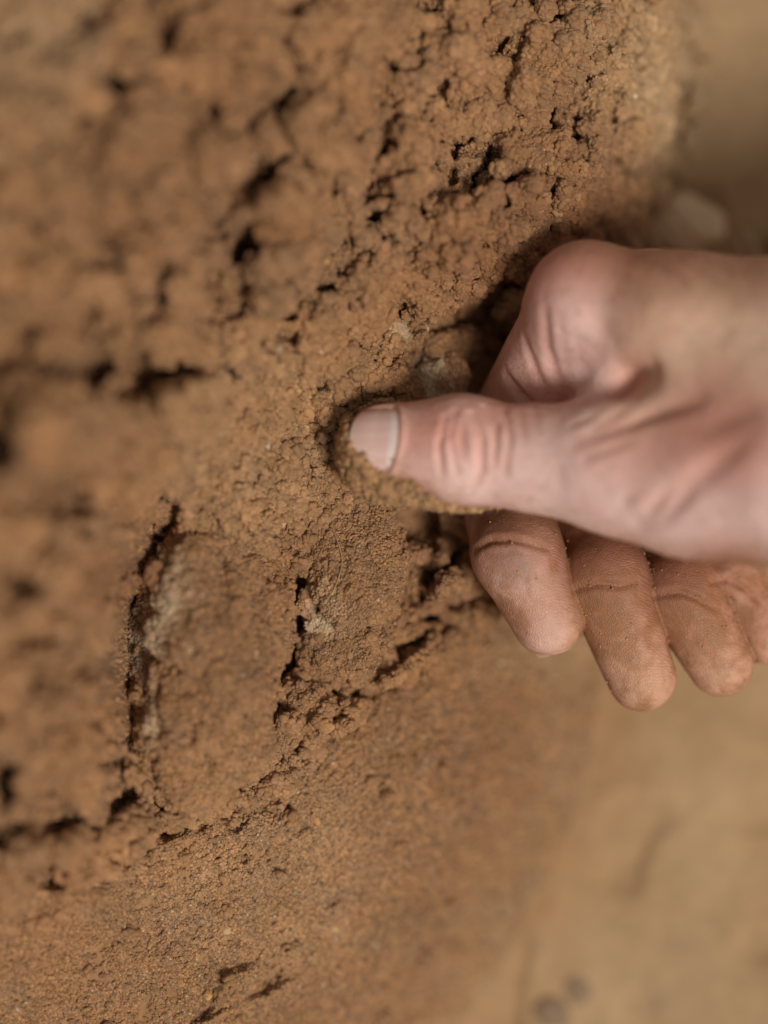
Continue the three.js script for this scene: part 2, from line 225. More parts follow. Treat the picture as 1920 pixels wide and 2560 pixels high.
function soilColour(x, z, seed = 0) {
  let c = C_SOIL;
  for (const [a, b, i, cc, k] of TINTS) { const q = ((x - a) ** 2 + (z - b) ** 2) * i; if (q < 3) c = mixc(c, cc, k * Math.exp(-q * q * 0.6)); }
  const foot = sstep(-22, -60, macro(x, z) + 14 * fbm2(x * 0.07, z * 0.07, 315, 3)); if (foot > 0) c = mixc(c, C_SAND, foot * (1 - 0.8 * spill(x, z)));
  const m = 1 + 0.17 * fbm2(x * 0.12, z * 0.12, 301, 3) + 0.13 * vn2(x * 1.1, z * 1.1, 305 + seed) + 0.10 * vn2(x * 3.1, z * 3.1, 307 + seed);
  const warm = 0.10 * fbm2(x * 0.2, z * 0.2, 311, 3);
  return [c[0] * (m + warm * 0.6), c[1] * m, c[2] * (m - warm)];
}
function lines(from, fineFrom, fineTo, to, fine, grow, mid) {
  const r = []; let x = fineFrom; while (x < fineTo) { r.push(x); x += mid && (x < mid[0] || x > mid[1]) ? fine * mid[2] : fine; } r.push(fineTo);
  let s = fine * (mid ? mid[2] : 1); for (x = fineTo; x < to;) { s *= grow; x += s; r.push(x); }
  s = fine * (mid ? mid[2] : 1); for (x = fineFrom; x > from;) { s *= grow; x -= s; r.unshift(x); }
  return r;
}
function sheet(xs, zs, height, colour) {
  const nx = xs.length, nz = zs.length, pos = new Float32Array(nx * nz * 3), col = new Float32Array(nx * nz * 3), idx = new Uint32Array((nx - 1) * (nz - 1) * 6), top = new Float32Array(nx * nz);
  for (let j = 0; j < nz; j++) for (let i = 0; i < nx; i++) {
    const o = j * nx + i, h = height(xs[i], zs[j]), c = colour(xs[i], zs[j]); top[o] = h;
    pos[o * 3] = xs[i] / 1000; pos[o * 3 + 1] = h / 1000; pos[o * 3 + 2] = zs[j] / 1000; col[o * 3] = c[0]; col[o * 3 + 1] = c[1]; col[o * 3 + 2] = c[2];
  }
  let k = 0;
  for (let j = 0; j < nz - 1; j++) for (let i = 0; i < nx - 1; i++) { const a = j * nx + i, b = a + 1, c = a + nx, d = c + 1; idx[k++] = a; idx[k++] = c; idx[k++] = b; idx[k++] = b; idx[k++] = c; idx[k++] = d; }
  return { g: geometry(pos, idx, col), top };
}
// the heap
const hx = lines(-330, -82, 66, 80, 0.19, 1.12, [-46, 36, 2]), hz = lines(-330, -108, 108, 330, 0.2, 1.12);
const heap = sheet(hx, hz, soilHeight, soilColour);
const mound = shade(named(new THREE.Mesh(heap.g, M.soil), 'soil_mound'));
tag(mound, 'heap of crumbly reddish brown soil that the hand digs into', null, null, 'structure');
scene.add(mound);
function find(a, v) { let l = 0, h = a.length - 2; while (l < h) { const m = (l + h + 1) >> 1; if (a[m] <= v) l = m; else h = m - 1; } return l; }
function heapTop(x, z) { const i = find(hx, x), j = find(hz, z), u = (x - hx[i]) / (hx[i + 1] - hx[i]), v = (z - hz[j]) / (hz[j + 1] - hz[j]), o = j * hx.length + i, t = heap.top; return lerp(lerp(t[o], t[o + 1], u), lerp(t[o + hx.length], t[o + hx.length + 1], u), v); }
function onSoil(px, py, lift = 0) { let h = 0; for (let i = 0; i < 12; i++) { const p = at(px, py, h); h = lerp(h, Math.max(heapTop(p[0], p[2]), GROUND) + lift, 0.6); } return at(px, py, h); }

// the sandy ground beyond
const sandH = (x, z) => GROUND + 1.6 * fbm2(x * 0.02, z * 0.02, 501, 4) + 0.8 * fbm2(x * 0.09, z * 0.09, 505, 3) - 1.6 * sstep(0.35, 0.7, vn2(x * 0.075, z * 0.075, 509));
const sandC = (x, z) => { const m = 1 + 0.14 * fbm2(x * 0.03, z * 0.03, 521, 4) + 0.08 * vn2(x * 0.5, z * 0.5, 525), t = sstep(0.1, 0.7, fbm2(x * 0.035, z * 0.035, 531, 3)); const c = mixc(mixc(C_SAND, [0.36, 0.215, 0.10], t * 0.6), C_SOIL, 0.8 * spill(x, z)); return [c[0] * m, c[1] * m, c[2] * m]; };
const ground = shade(named(new THREE.Mesh(sheet(lines(-6000, -110, 140, 6000, 1.1, 1.16), lines(-6000, -140, 140, 6000, 1.1, 1.16), sandH, sandC).g, M.sand), 'ground'));
tag(ground, 'pale tan sandy ground around the foot of the heap', null, null, 'structure');
scene.add(ground);

// ---------------------------------------------------------------- clods and stones that lie in the heap
const ICO = new Map();
function ball(detail) { if (!ICO.has(detail)) { const g = new THREE.IcosahedronGeometry(1, detail); g.deleteAttribute('normal'); g.deleteAttribute('uv'); ICO.set(detail, mergeVertices(g, 1e-5)); } return ICO.get(detail); }
const clodSurfaces = [];
// [px, py] place, sink = centre's height over the soil (mm), half sizes in mm (across, up, along), turn in degrees
function clod(name, label, category, group, [px, py], lift, [rx, ry, rz], deg, seed, o = {}) {
  const base = ball(o.detail ?? 40), p = base.attributes.position, n = p.count, pos = new Float32Array(n * 3), col = new Float32Array(n * 3), t = deg * Math.PI / 180, c = Math.cos(t), s = Math.sin(t);
  const centre = o.h !== undefined ? at(px, py, o.h) : (() => { const q = onHeap(px, py); return at(px, py, q[1] + lift); })(), rough = o.rough ?? 1, warp = o.warp ?? 0.16, pw = o.square ?? 0;
  const lean = (o.lean ?? 0) * Math.PI / 180, cl = Math.cos(lean), sl = Math.sin(lean);
  for (let i = 0; i < n; i++) {
    let x = p.getX(i), y = p.getY(i), z = p.getZ(i);
    const q = 1 + warp * 1.5 * fbm3(x * 1.1, y * 1.1, z * 1.1, seed, 3) + pw * (1 / Math.pow(x ** 4 + y ** 4 + z ** 4, 0.25) - 1);
    let X = x * rx * q, Y = y * ry * q, Z = z * rz * q;
    const wx = X + 0.6 * vn3(X * 0.5, Y * 0.5, Z * 0.5, seed + 5), wy = Y + 0.6 * vn3(X * 0.5, Y * 0.5, Z * 0.5, seed + 6), wz = Z + 0.6 * vn3(X * 0.5, Y * 0.5, Z * 0.5, seed + 7);
    Y += (o.pitch ?? 0) * Z;
    let d = rough * (4.5 * 0.30 * (lumps3(wx / 4.5, wy / 4.5, wz / 4.5, seed + 1, 0.8) - 0.45) * (o.coarse ?? 1) + 2.1 * 0.36 * (lumps3(wx / 2.1, wy / 2.1, wz / 2.1, seed + 2, 0.8) - 0.45) + 1.0 * 0.42 * (lumps3(wx, wy, wz, seed + 3, 0.75) - 0.4) + 0.5 * 0.42 * (lumps3(X / 0.5, Y / 0.5, Z / 0.5, seed + 4, 0.7) - 0.4));
    const L = Math.hypot(x / rx, y / ry, z / rz), nx = x / rx / L, ny = y / ry / L, nz = z / rz / L;
    X += nx * d; Y += ny * d; Z += nz * d;
    const X1 = X * cl + Y * sl, Y1 = Y * cl - X * sl, fx = X1 * c - Z * s, fz = X1 * s + Z * c;
    pos[i * 3] = fx / 1000; pos[i * 3 + 1] = Y1 / 1000; pos[i * 3 + 2] = fz / 1000;
    const k = o.colour ? o.colour(centre[0] + fx, centre[1] + Y1, centre[2] + fz) : soilColour(centre[0] + fx, centre[2] + fz, 3);
    col[i * 3] = k[0]; col[i * 3 + 1] = k[1]; col[i * 3 + 2] = k[2];
  }
  const m = shade(named(new THREE.Mesh(geometry(pos, base.index.array, col), o.material ?? M.clod), name));
  m.position.set(centre[0] / 1000, centre[1] / 1000, centre[2] / 1000);
  tag(m, label, category, group);
  scene.add(m);
  if (!o.bare) clodSurfaces.push(m);
  return m;
}
{
  const patch = onHeap(375, 1300), streak = onHeap(330, 1400), low = onHeap(350, 1520);
  clod('soil_clod', 'largest soil clod, upright oval with a pale grey patch', 'soil clod', null, [456, 1385], 0, [14.8, 11.5, 23.5], 8, 900, {
    detail: 105, h: 4.5, warp: 0.40, square: 0.45, lean: 19, coarse: 1.3, pitch: 0.14,
    colour: (x, y, z) => {
      let c = soilColour(x, z, 3); const dx = x - patch[0], dz = z - patch[2], n = 0.5 * fbm2(x * 0.5, z * 0.5, 71, 3);
      c = mixc(c, C_GREY, 0.95 * clamp(1.15 - Math.hypot((dx + dz * 0.25) / 5.2, dz / 9.5) + n)); const ex = x - low[0], ez = z - low[2];
      c = mixc(c, C_GREY, 0.7 * clamp(1 - Math.hypot(ex / 2.2, ez / 9) + n)); const sx = x - streak[0], sz = z - streak[2];
      return mixc(c, [0.24, 0.18, 0.12], 0.8 * clamp(1.1 - Math.hypot((sx + 2) / 3.2, sz / 9) + n));
    },
  });
}
clod('soil_clod', 'smooth fine-grained clod with a thin root across it, below the thumb tip', 'soil clod', null, [758, 1190], 0, [9.8, 7.5, 13], -12, 910, { detail: 74, h: -5.5, warp: 0.26, square: 0.45, coarse: 0.2, rough: 0.9, lean: 10, pitch: 0.36, colour: (x, y, z) => { const q = at(690, 1300, 0); return mixc(soilColour(x, z, 3), C_GRAVEL, 0.25 + 0.5 * clamp(1.2 - Math.hypot((x - q[0]) / 8, (z - q[2]) / 4))); } });
clod('soil_clod', 'grey-topped crumbly clod under the horizontal crack beside the largest clod', 'soil clod', null, [742, 1388], 0, [7.0, 5, 7.5], 10, 920, { detail: 50, h: -7, warp: 0.3, square: 0.3, coarse: 1.3, colour: (x, y, z) => { const q = at(692, 1345, 0); return mixc(soilColour(x, z, 3), C_GREY, 0.85 * clamp(1.25 - Math.hypot((x - q[0]) / 6, (z - q[2]) / 3.6))); } });
clod('soil_clod', 'small knobbly clod right of the dark hole at the foot of the largest clod', 'soil clod', null, [655, 1525], 0, [3.6, 3, 3.8], 0, 930, { detail: 34, h: -5, warp: 0.25 });
clod('soil_clod', 'small round clod below the knobbly one, between two black holes', 'soil clod', null, [614, 1582], 0, [2.9, 2.6, 3.1], 20, 940, { detail: 30, h: -4.4, warp: 0.25 });
clod('soil_clod', 'broad wedge clod pressed against the lower right edge of the largest clod', 'soil clod', null, [530, 1645], 0, [6.2, 4, 3.6], -28, 950, { detail: 44, h: -0.8, warp: 0.2 });
clod('soil_clod', 'small oval clod under the tip of the largest clod, with a crack below it', 'soil clod', null, [474, 1684], 0, [3.8, 3.2, 2.7], -4, 960, { detail: 34, h: 0.8, warp: 0.2 });
clod('soil_clod', 'squat clod below a black crack at the lower left of the largest clod', 'soil clod', null, [388, 1700], 0, [4.6, 4, 3.6], 8, 970, { detail: 36, h: 4, warp: 0.2 });
clod('soil_clod', 'coarse boulder-like clod on the ledge above the knuckle', 'soil clod', null, [1108, 482], 0, [6.8, 5.5, 6.6], 10, 980, { detail: 54, h: -2.5, warp: 0.22, coarse: 1.2 });
clod('soil_clod', 'small clod in the dark pit above the boulder-like clod', 'soil clod', null, [1052, 392], 0, [1.7, 2, 1.8], 0, 990, { detail: 22, h: 1.2, warp: 0.25 });
clod('soil_clod', 'ragged clod with a white quartz fleck, above the dark pit', 'soil clod', null, [1138, 336], 0, [4, 3.4, 3.2], 12, 1000, { detail: 36, h: 0.6, warp: 0.25 });
clod('soil_clod', 'lone round lump with a black hole above it, left of the hand', 'soil clod', null, [806, 585], 0, [2.7, 3, 3], 0, 1010, { detail: 26, h: 9.5, warp: 0.2 });
clod('stone', 'pale weathered stone in the hollow between thumb and ledge', 'stone', null, [950, 822], 0, [5.2, 4, 4.2], -30, 1020, { detail: 36, h: -12, warp: 0.2, rough: 0.7, colour: (x, y, z) => mixc(C_GREY, C_SOIL, sstep(-0.2, 0.5, fbm3(x * 0.3, y * 0.3, z * 0.3, 55, 3) + (x - at(935, 810, -12)[0]) * 0.12)) });
const sandStone = (k) => (x, y, z) => { const m = 1 + 0.15 * fbm3(x * 0.4, y * 0.4, z * 0.4, 61, 3); return [k[0] * m, k[1] * m, k[2] * m]; };
clod('stone', 'big flat tan stone on the sand above the back of the hand', 'stone', null, [1468, 478], 0, [10.5, 7, 5.5], 14, 1030, { detail: 22, h: -60, warp: 0.25, rough: 0.3, bare: true, colour: sandStone([0.74, 0.55, 0.34]) });
clod('stone', 'small yellowish stone on the sand by the wrist', 'stone', null, [1628, 602], 0, [4, 3.4, 3.4], 0, 1040, { detail: 12, h: -60, warp: 0.2, rough: 0.3, bare: true, colour: sandStone([0.55, 0.39, 0.20]) });
clod('stone', 'dark pebble on the sand near the edge, right of the flat tan stone', 'stone', null, [1688, 538], 0, [3.2, 2.6, 3], 0, 1050, { detail: 12, h: -60.5, warp: 0.2, rough: 0.2, bare: true, colour: sandStone([0.20, 0.12, 0.065]) });
clod('stone', 'dark pebble on the sand, lower of the two at the bottom edge', 'stone', null, [1190, 2188], 0, [4.2, 2.2, 3.4], 30, 1060, { detail: 12, h: -62.2, warp: 0.2, rough: 0.2, bare: true, colour: sandStone([0.25, 0.165, 0.10]) });
clod('stone', 'dark pebble on the sand, upper of the two at the bottom edge', 'stone', null, [1248, 2138], 0, [3.8, 2.0, 3.2], 70, 1070, { detail: 12, h: -62.2, warp: 0.2, rough: 0.2, bare: true, colour: sandStone([0.27, 0.18, 0.11]) });

// ---------------------------------------------------------------- the hand
// a field of tapered capsules [from, to, radius from, radius to], points as [x, y of the drawing, height mm]
function cone(A, B, r1, r2) { const a = at(...A), b = at(...B), d = [b[0] - a[0], b[1] - a[1], b[2] - a[2]], l2 = d[0] ** 2 + d[1] ** 2 + d[2] ** 2, rr = r1 - r2; return { a, d, r1, r2, l2, rr, a2: l2 - rr * rr, il2: 1 / l2, sg: Math.sign(rr) * rr * rr }; }
function coneAt(c, x, y, z) {
  const px = x - c.a[0], py = y - c.a[1], pz = z - c.a[2], Y = px * c.d[0] + py * c.d[1] + pz * c.d[2], Z = Y - c.l2;
  const ex = px * c.l2 - c.d[0] * Y, ey = py * c.l2 - c.d[1] * Y, ez = pz * c.l2 - c.d[2] * Y, x2 = ex * ex + ey * ey + ez * ez, y2 = Y * Y * c.l2, z2 = Z * Z * c.l2, k = c.sg * x2;
  if (Math.sign(Z) * c.a2 * z2 > k) return Math.sqrt(x2 + z2) * c.il2 - c.r2;
  if (Math.sign(Y) * c.a2 * y2 < k) return Math.sqrt(x2 + y2) * c.il2 - c.r1;
  return (Math.sqrt(x2 * c.a2 * c.il2) + Y * c.rr) * c.il2 - c.r1;
}
const smin = (a, b, k) => { const h = Math.max(k - Math.abs(a - b), 0) / k; return Math.min(a, b) - h * h * k * 0.25; };
const THUMB = { tip: [842, 972, 8], ip: [1000, 973, 12], mcp: [1330, 1005, 19], cmc: [1690, 1000, 30] };
const thumb = [cone(THUMB.tip, THUMB.ip, 8.7, 9.9), cone(THUMB.ip, [1165, 992, 15.5], 9.9, 9.1), cone([1165, 992, 15.5], THUMB.mcp, 9.1, 11.6)];
const palm = [
  cone(THUMB.mcp, [1500, 1040, 24], 11.6, 12.2), cone([1500, 1040, 24], [1720, 1010, 32], 12.2, 17),
  cone([1268, 652, 10], [1480, 705, 17], 10.2, 12), cone([1480, 705, 17], [1780, 790, 26], 12, 18),
  cone([1405, 668, -8], [1740, 810, 10], 10.5, 16), cone([1500, 730, -22], [1760, 860, 0], 10, 15), cone([1585, 800, -34], [1780, 920, -8], 9, 14),
  cone([1395, 830, 12], [1660, 880, 22], 8.5, 15), cone([1330, 900, 4], [1640, 960, 6], 9, 16), cone([1560, 1040, -6], [1760, 960, -2], 11, 17),
  cone([1740, 830, 16], [3300, 760, 70], 22, 32), cone([1740, 985, 18], [3300, 960, 66], 21, 32), cone([1760, 900, 4], [3300, 860, 50], 20, 32),
];
const FINGERS = [
  { mcp: [1268, 652, 10], pip: [1078, 985, -24], dip: [1118, 1195, -4], tip: [1184, 1338, -5], r: [10.2, 9.2, 8.6, 7.0] },
  { mcp: [1405, 668, -8], pip: [1240, 1020, -33], dip: [1306, 1248, -7], tip: [1386, 1462, -8], r: [10.3, 9.0, 8.3, 6.7] },
  { mcp: [1500, 730, -22], pip: [1400, 1060, -38], dip: [1468, 1275, -10.5], tip: [1557, 1434, -11], r: [9.8, 8.6, 7.9, 6.4] },
  { mcp: [1585, 800, -34], pip: [1545, 1110, -42], dip: [1580, 1262, -17], tip: [1652, 1372, -13], r: [8.8, 7.3, 6.8, 5.7] },
].map((f) => ({ ...f, cones: [cone(f.tip, f.dip, f.r[3], f.r[2]), cone(f.dip, f.pip, f.r[2], f.r[1]), cone(f.pip, f.mcp, f.r[1], f.r[0])], M: at(...f.mcp) }));
function field(x, y, z) {
  let d = 1e9;
  for (const c of palm) { const v = coneAt(c, x, y, z); d = d > 1e8 ? v : smin(d, v, 8); }
  let t = coneAt(thumb[0], x, y, z); t = smin(t, coneAt(thumb[1], x, y, z), 3); t = smin(t, coneAt(thumb[2], x, y, z), 4);
  d = smin(d, t, 5);
  for (const f of FINGERS) {
    let v = coneAt(f.cones[0], x, y, z); v = smin(v, coneAt(f.cones[1], x, y, z), 2); v = smin(v, coneAt(f.cones[2], x, y, z), 3.5);
    const q = Math.hypot(x - f.M[0], y - f.M[1], z - f.M[2]);
    d = smin(d, v, 0.3 + 5 * (1 - sstep(10, 30, q)));
  }
  return d;
}
function surfaceNet(xs, ys, zs, f) {
  const nx = xs.length, ny = ys.length, nz = zs.length, V = new Float32Array(nx * ny * nz), B = 4;
  for (let k = 0; k < nz; k += B) for (let j = 0; j < ny; j += B) for (let i = 0; i < nx; i += B) {
    const i1 = Math.min(i + B, nx), j1 = Math.min(j + B, ny), k1 = Math.min(k + B, nz), cx = (xs[i] + xs[i1 - 1]) / 2, cy = (ys[j] + ys[j1 - 1]) / 2, cz = (zs[k] + zs[k1 - 1]) / 2, R = Math.hypot(xs[i1 - 1] - cx, ys[j1 - 1] - cy, zs[k1 - 1] - cz) * 1.1 + 2.2;
    const d = f(cx, cy, cz), far = Math.abs(d) > R;
    for (let c = k; c < k1; c++) for (let b = j; b < j1; b++) for (let a = i; a < i1; a++) V[(c * ny + b) * nx + a] = far ? d : f(xs[a], ys[b], zs[c]);
  }
  const id = new Int32Array(nx * ny * nz).fill(-1), P = [], Q = [], sx = 1, sy = nx, sz = nx * ny;
  const E = [[0, 1], [2, 3], [4, 5], [6, 7], [0, 2], [1, 3], [4, 6], [5, 7], [0, 4], [1, 5], [2, 6], [3, 7]], off = [0, sx, sy, sx + sy, sz, sz + sx, sz + sy, sx + sy + sz];
  for (let k = 0; k < nz - 1; k++) for (let j = 0; j < ny - 1; j++) for (let i = 0; i < nx - 1; i++) {
    const o = k * sz + j * sy + i; let m = 0; for (let c = 0; c < 8; c++) if (V[o + off[c]] < 0) m |= 1 << c;
    if (m === 0 || m === 255) continue;
    let n = 0, x = 0, y = 0, z = 0;
    for (const [a, b] of E) { const va = V[o + off[a]], vb = V[o + off[b]]; if ((va < 0) === (vb < 0)) continue; const t = va / (va - vb); n++; x += lerp(a & 1, b & 1, t); y += lerp((a >> 1) & 1, (b >> 1) & 1, t); z += lerp(a >> 2, b >> 2, t); }
    id[o] = P.length / 3; P.push(lerp(xs[i], xs[i + 1], x / n), lerp(ys[j], ys[j + 1], y / n), lerp(zs[k], zs[k + 1], z / n));
  }
  for (let k = 1; k < nz - 1; k++) for (let j = 1; j < ny - 1; j++) for (let i = 1; i < nx - 1; i++) {
    const o = k * sz + j * sy + i, s = V[o] < 0;
    for (const [step, u, v] of [[sx, sy, sz], [sy, sz, sx], [sz, sx, sy]]) {
      if ((V[o + step] < 0) === s) continue;
      const a = id[o], b = id[o - u], c = id[o - u - v], d = id[o - v];
      if (s) Q.push(a, b, c, a, c, d); else Q.push(a, c, b, a, d, c);
    }
  }
  return { P: Float64Array.from(P), Q: Uint32Array.from(Q) };
}
const grid = (a, b, s) => { const r = []; for (let x = a; x <= b; x += s) r.push(x); return r; };
const HS = 0.42, hxs = grid(-14, 84, HS); { let s = HS; while (hxs[hxs.length - 1] < 245) { s *= 1.08; hxs.push(hxs[hxs.length - 1] + s); } }
const hys = grid(-52, 62, HS); { let s = HS; while (hys[hys.length - 1] < 245) { s *= 1.08; hys.push(hys[hys.length - 1] + s); } }
const net = surfaceNet(hxs, hys, grid(-68, 46, HS), field);
const NV = net.P.length / 3, NRM = new Float32Array(NV * 3);
const grad = (x, y, z, e = 0.15) => { const g = [field(x + e, y, z) - field(x - e, y, z), field(x, y + e, z) - field(x, y - e, z), field(x, y, z + e) - field(x, y, z - e)], l = Math.hypot(...g) || 1; return [g[0] / l, g[1] / l, g[2] / l]; };
for (let i = 0; i < NV; i++) { const o = i * 3; let g; for (let k = 0; k < 2; k++) { g = grad(net.P[o], net.P[o + 1], net.P[o + 2]); const d = clamp(field(net.P[o], net.P[o + 1], net.P[o + 2]), -0.4, 0.4); net.P[o] -= g[0] * d; net.P[o + 1] -= g[1] * d; net.P[o + 2] -= g[2] * d; } NRM[o] = g[0]; NRM[o + 1] = g[1]; NRM[o + 2] = g[2]; }
// the skin's point that a sculptor would touch at a place of the drawing
function touch(px, py) { const a = at(px, py, 90), b = at(px, py, -70), L = Math.hypot(b[0] - a[0], b[1] - a[1], b[2] - a[2]), d = [(b[0] - a[0]) / L, (b[1] - a[1]) / L, (b[2] - a[2]) / L]; let t = 0; for (let i = 0; i < 120; i++) { const v = field(a[0] + d[0] * t, a[1] + d[1] * t, a[2] + d[2] * t); if (v < 0.03) break; t += v * 0.9; if (t > L) return null; } return [a[0] + d[0] * t, a[1] + d[1] * t, a[2] + d[2] * t]; }
// creases and swellings: [points, half width mm, depth mm (negative = raised), how much redder]
const CREASES = [
  [[[963, 900], [948, 968], [954, 1030]], 0.8, 0.65, 0.5], [[[983, 888], [971, 945], [986, 1018]], 0.7, 0.58, 0.4], [[[1018, 895], [1041, 945], [1040, 1015], [1020, 1055]], 0.8, 0.87, 0.6], [[[1047, 880], [1071, 915], [1066, 1000]], 0.8, 0.72, 0.5], [[[1088, 886], [1100, 940], [1098, 975]], 0.8, 0.51, 0.4], [[[994, 920], [999, 990]], 1.0, 0.65, 0.8], [[[1094, 986], [1088, 1030]], 0.8, 0.36, 0.3], [[[1122, 890], [1130, 950]], 1.0, 0.36, 0.4], [[[1150, 892], [1160, 930]], 1.0, 0.32, 0.3],
  [[[1179, 672], [1182, 746], [1203, 816], [1226, 872]], 1.2, 0.6, 0.6], [[[1135, 735], [1158, 805], [1184, 851]], 1.1, 0.5, 0.35], [[[1094, 812], [1123, 851], [1152, 876]], 1.1, 0.8, 0.5], [[[1236, 860], [1275, 866], [1312, 840], [1345, 812]], 1.3, 1.2, 0.7], [[[1302, 842], [1335, 818], [1392, 806]], 3.0, 4.6, 0.8], [[[1215, 745], [1222, 800], [1230, 850]], 1.2, 0.25, 0.3], [[[1250, 720], [1252, 800]], 1.6, 0.16, 0.2], [[[1285, 700], [1290, 790]], 1.8, 0.2, 0.2],
  [[[1246, 956], [1392, 900], [1508, 868]], 1.8, 0.90, 0.5], [[[1262, 990], [1362, 950]], 1.1, 0.52, 0.35], [[[1380, 1128], [1450, 1085], [1525, 1020], [1625, 940]], 2.2, 0.83, 0.4], [[[1280, 920], [1360, 880]], 1.2, 0.52, 0.3], [[[1400, 1105], [1440, 1060]], 1.0, 0.52, 0.25], [[[1240, 915], [1290, 895]], 0.9, 0.45, 0.3], [[[1440, 1120], [1490, 1065]], 1.0, 0.45, 0.2], [[[1330, 1110], [1370, 1060]], 1.2, 0.33, 0.15], [[[1200, 1010], [1215, 1060]], 1.2, 0.22, 0.15],
  [[[1024, 1188], [1060, 1168], [1110, 1165], [1188, 1186]], 0.75, 0.85, 0.5], [[[1050, 1200], [1110, 1186], [1170, 1198]], 0.9, 0.2, 0.2], [[[1240, 1272], [1293, 1262], [1340, 1266], [1376, 1256]], 0.75, 0.85, 0.5], [[[1412, 1287], [1472, 1280], [1506, 1293], [1548, 1316]], 0.75, 0.85, 0.5], [[[1538, 1258], [1570, 1250], [1609, 1270], [1636, 1300]], 0.75, 0.85, 0.5],
  [[[1260, 560], [1330, 575], [1420, 600]], 3.5, -0.5, 0.2], [[[1250, 640], [1225, 720]], 5, -0.7, 0], [[[1290, 690], [1330, 760]], 2.2, 0.35, 0.1], [[[1330, 640], [1500, 660], [1650, 690]], 3.0, -0.45, 0], [[[1450, 700], [1650, 760]], 4, 0.5, 0.1], [[[1120, 1330], [1200, 1370]], 5, -0.3, -0.2], [[[1210, 690], [1215, 730]], 0.9, 0.2, 0.1],
  [[[1090, 1040], [1180, 1060]], 1.0, 0.12, 0.1], [[[1520, 930], [1650, 880]], 3.0, 0.5, 0.3], [[[1560, 1110], [1650, 1090]], 4, -0.4, -0.2],
].map(([pts, w, depth, red]) => {
  const path = [];
  for (let i = 0; i + 1 < pts.length; i++) { const n = Math.ceil(Math.hypot(pts[i + 1][0] - pts[i][0], pts[i + 1][1] - pts[i][1]) / 8); for (let k = 0; k <= n; k++) { const q = touch(lerp(pts[i][0], pts[i + 1][0], k / n), lerp(pts[i][1], pts[i + 1][1], k / n)); if (q) path.push(q); } }
  const lo = [0, 1, 2].map((k) => Math.min(...path.map((p) => p[k])) - w * 3), hi = [0, 1, 2].map((k) => Math.max(...path.map((p) => p[k])) + w * 3);
  return { path, w, depth, red, lo, hi, n: path.length };
});
// skin colours, with painted shade on the upper fingers: [x, y of the drawing, radius mm, colour, how strong]
const SK = [0.79, 0.47, 0.385], SK_RED = [0.72, 0.30, 0.22], SK_PALE = [0.87, 0.625, 0.565], SK_TAN = [0.86, 0.60, 0.41], SK_TIP = [0.60, 0.345, 0.20], SK_SHADE = [0.26, 0.085, 0.04], SK_WARM = [0.42, 0.185, 0.10], SK_BLUE = [0.50, 0.36, 0.34], SK_FINGER = [0.56, 0.285, 0.155], DIRT = [0.30, 0.130, 0.047];
const TONES = [
  [930, 940, 5, SK_RED, 0.7], [925, 915, 4, SK_RED, 0.5], [1000, 955, 4.5, SK_RED, 0.55], [1090, 895, 6, SK_RED, 0.55], [1180, 900, 8, SK_WARM, 0.2], [1000, 1040, 8, SK_PALE, 0.6], [1200, 1060, 12, SK_PALE, 0.6], [1350, 1100, 9, SK_PALE, 0.3], [1600, 1080, 18, SK_PALE, 0.8], [1480, 1130, 10, SK_PALE, 0.5],
  [1240, 575, 9, SK_RED, 0.7], [1330, 575, 9, SK_RED, 0.55], [1230, 560, 7, SK_WARM, 0.55], [1330, 555, 8, SK_WARM, 0.6], [1430, 590, 10, SK_WARM, 0.85], [1570, 620, 13, SK_WARM, 0.95], [1200, 620, 6, SK_RED, 0.5], [1430, 760, 10, SK_TAN, 0.8], [1580, 790, 12, SK_TAN, 0.9], [1350, 690, 9, SK_WARM, 0.4], [1235, 700, 7, SK_PALE, 0.7], [1245, 780, 7, SK_PALE, 0.8], [1275, 820, 5, SK_PALE, 0.4], [1140, 700, 5, SK_WARM, 0.35], [1060, 830, 6, SK_WARM, 0.35], [1500, 900, 8, SK_RED, 0.65], [1600, 905, 10, SK_RED, 0.75], [1440, 960, 8, SK_RED, 0.45], [1600, 965, 9, SK_RED, 0.5], [1340, 960, 6, SK_RED, 0.3], [1380, 870, 7, SK_TAN, 0.4], [1640, 800, 9, SK_TAN, 0.4],
  [1090, 1140, 7, SK_SHADE, 0.7], [1280, 1170, 9, SK_SHADE, 0.8], [1440, 1205, 9, SK_SHADE, 0.8], [1585, 1215, 8, SK_SHADE, 0.8], [1300, 1280, 6, SK_SHADE, 0.4], [1480, 1300, 6, SK_SHADE, 0.45], [1110, 1230, 4.2, SK_BLUE, 0.75], [1140, 1140, 6, SK_WARM, 0.3], [1170, 1330, 5, SK_WARM, 0.4], [1190, 1380, 4.5, SK_PALE, 0.25], [1390, 1480, 5.5, SK_TIP, 0.5], [1340, 1370, 6, SK_WARM, 0.5], [1290, 1180, 7, SK_RED, 0.35], [1555, 1430, 5, SK_TIP, 0.5], [1500, 1350, 6, SK_WARM, 0.6], [1440, 1210, 7, SK_RED, 0.4], [1580, 1200, 7, SK_RED, 0.4], [1640, 1370, 5, SK_WARM, 0.3],
].map(([a, b, r, c, k]) => ({ p: touch(a, b), r, c, k })).filter((t) => t.p);
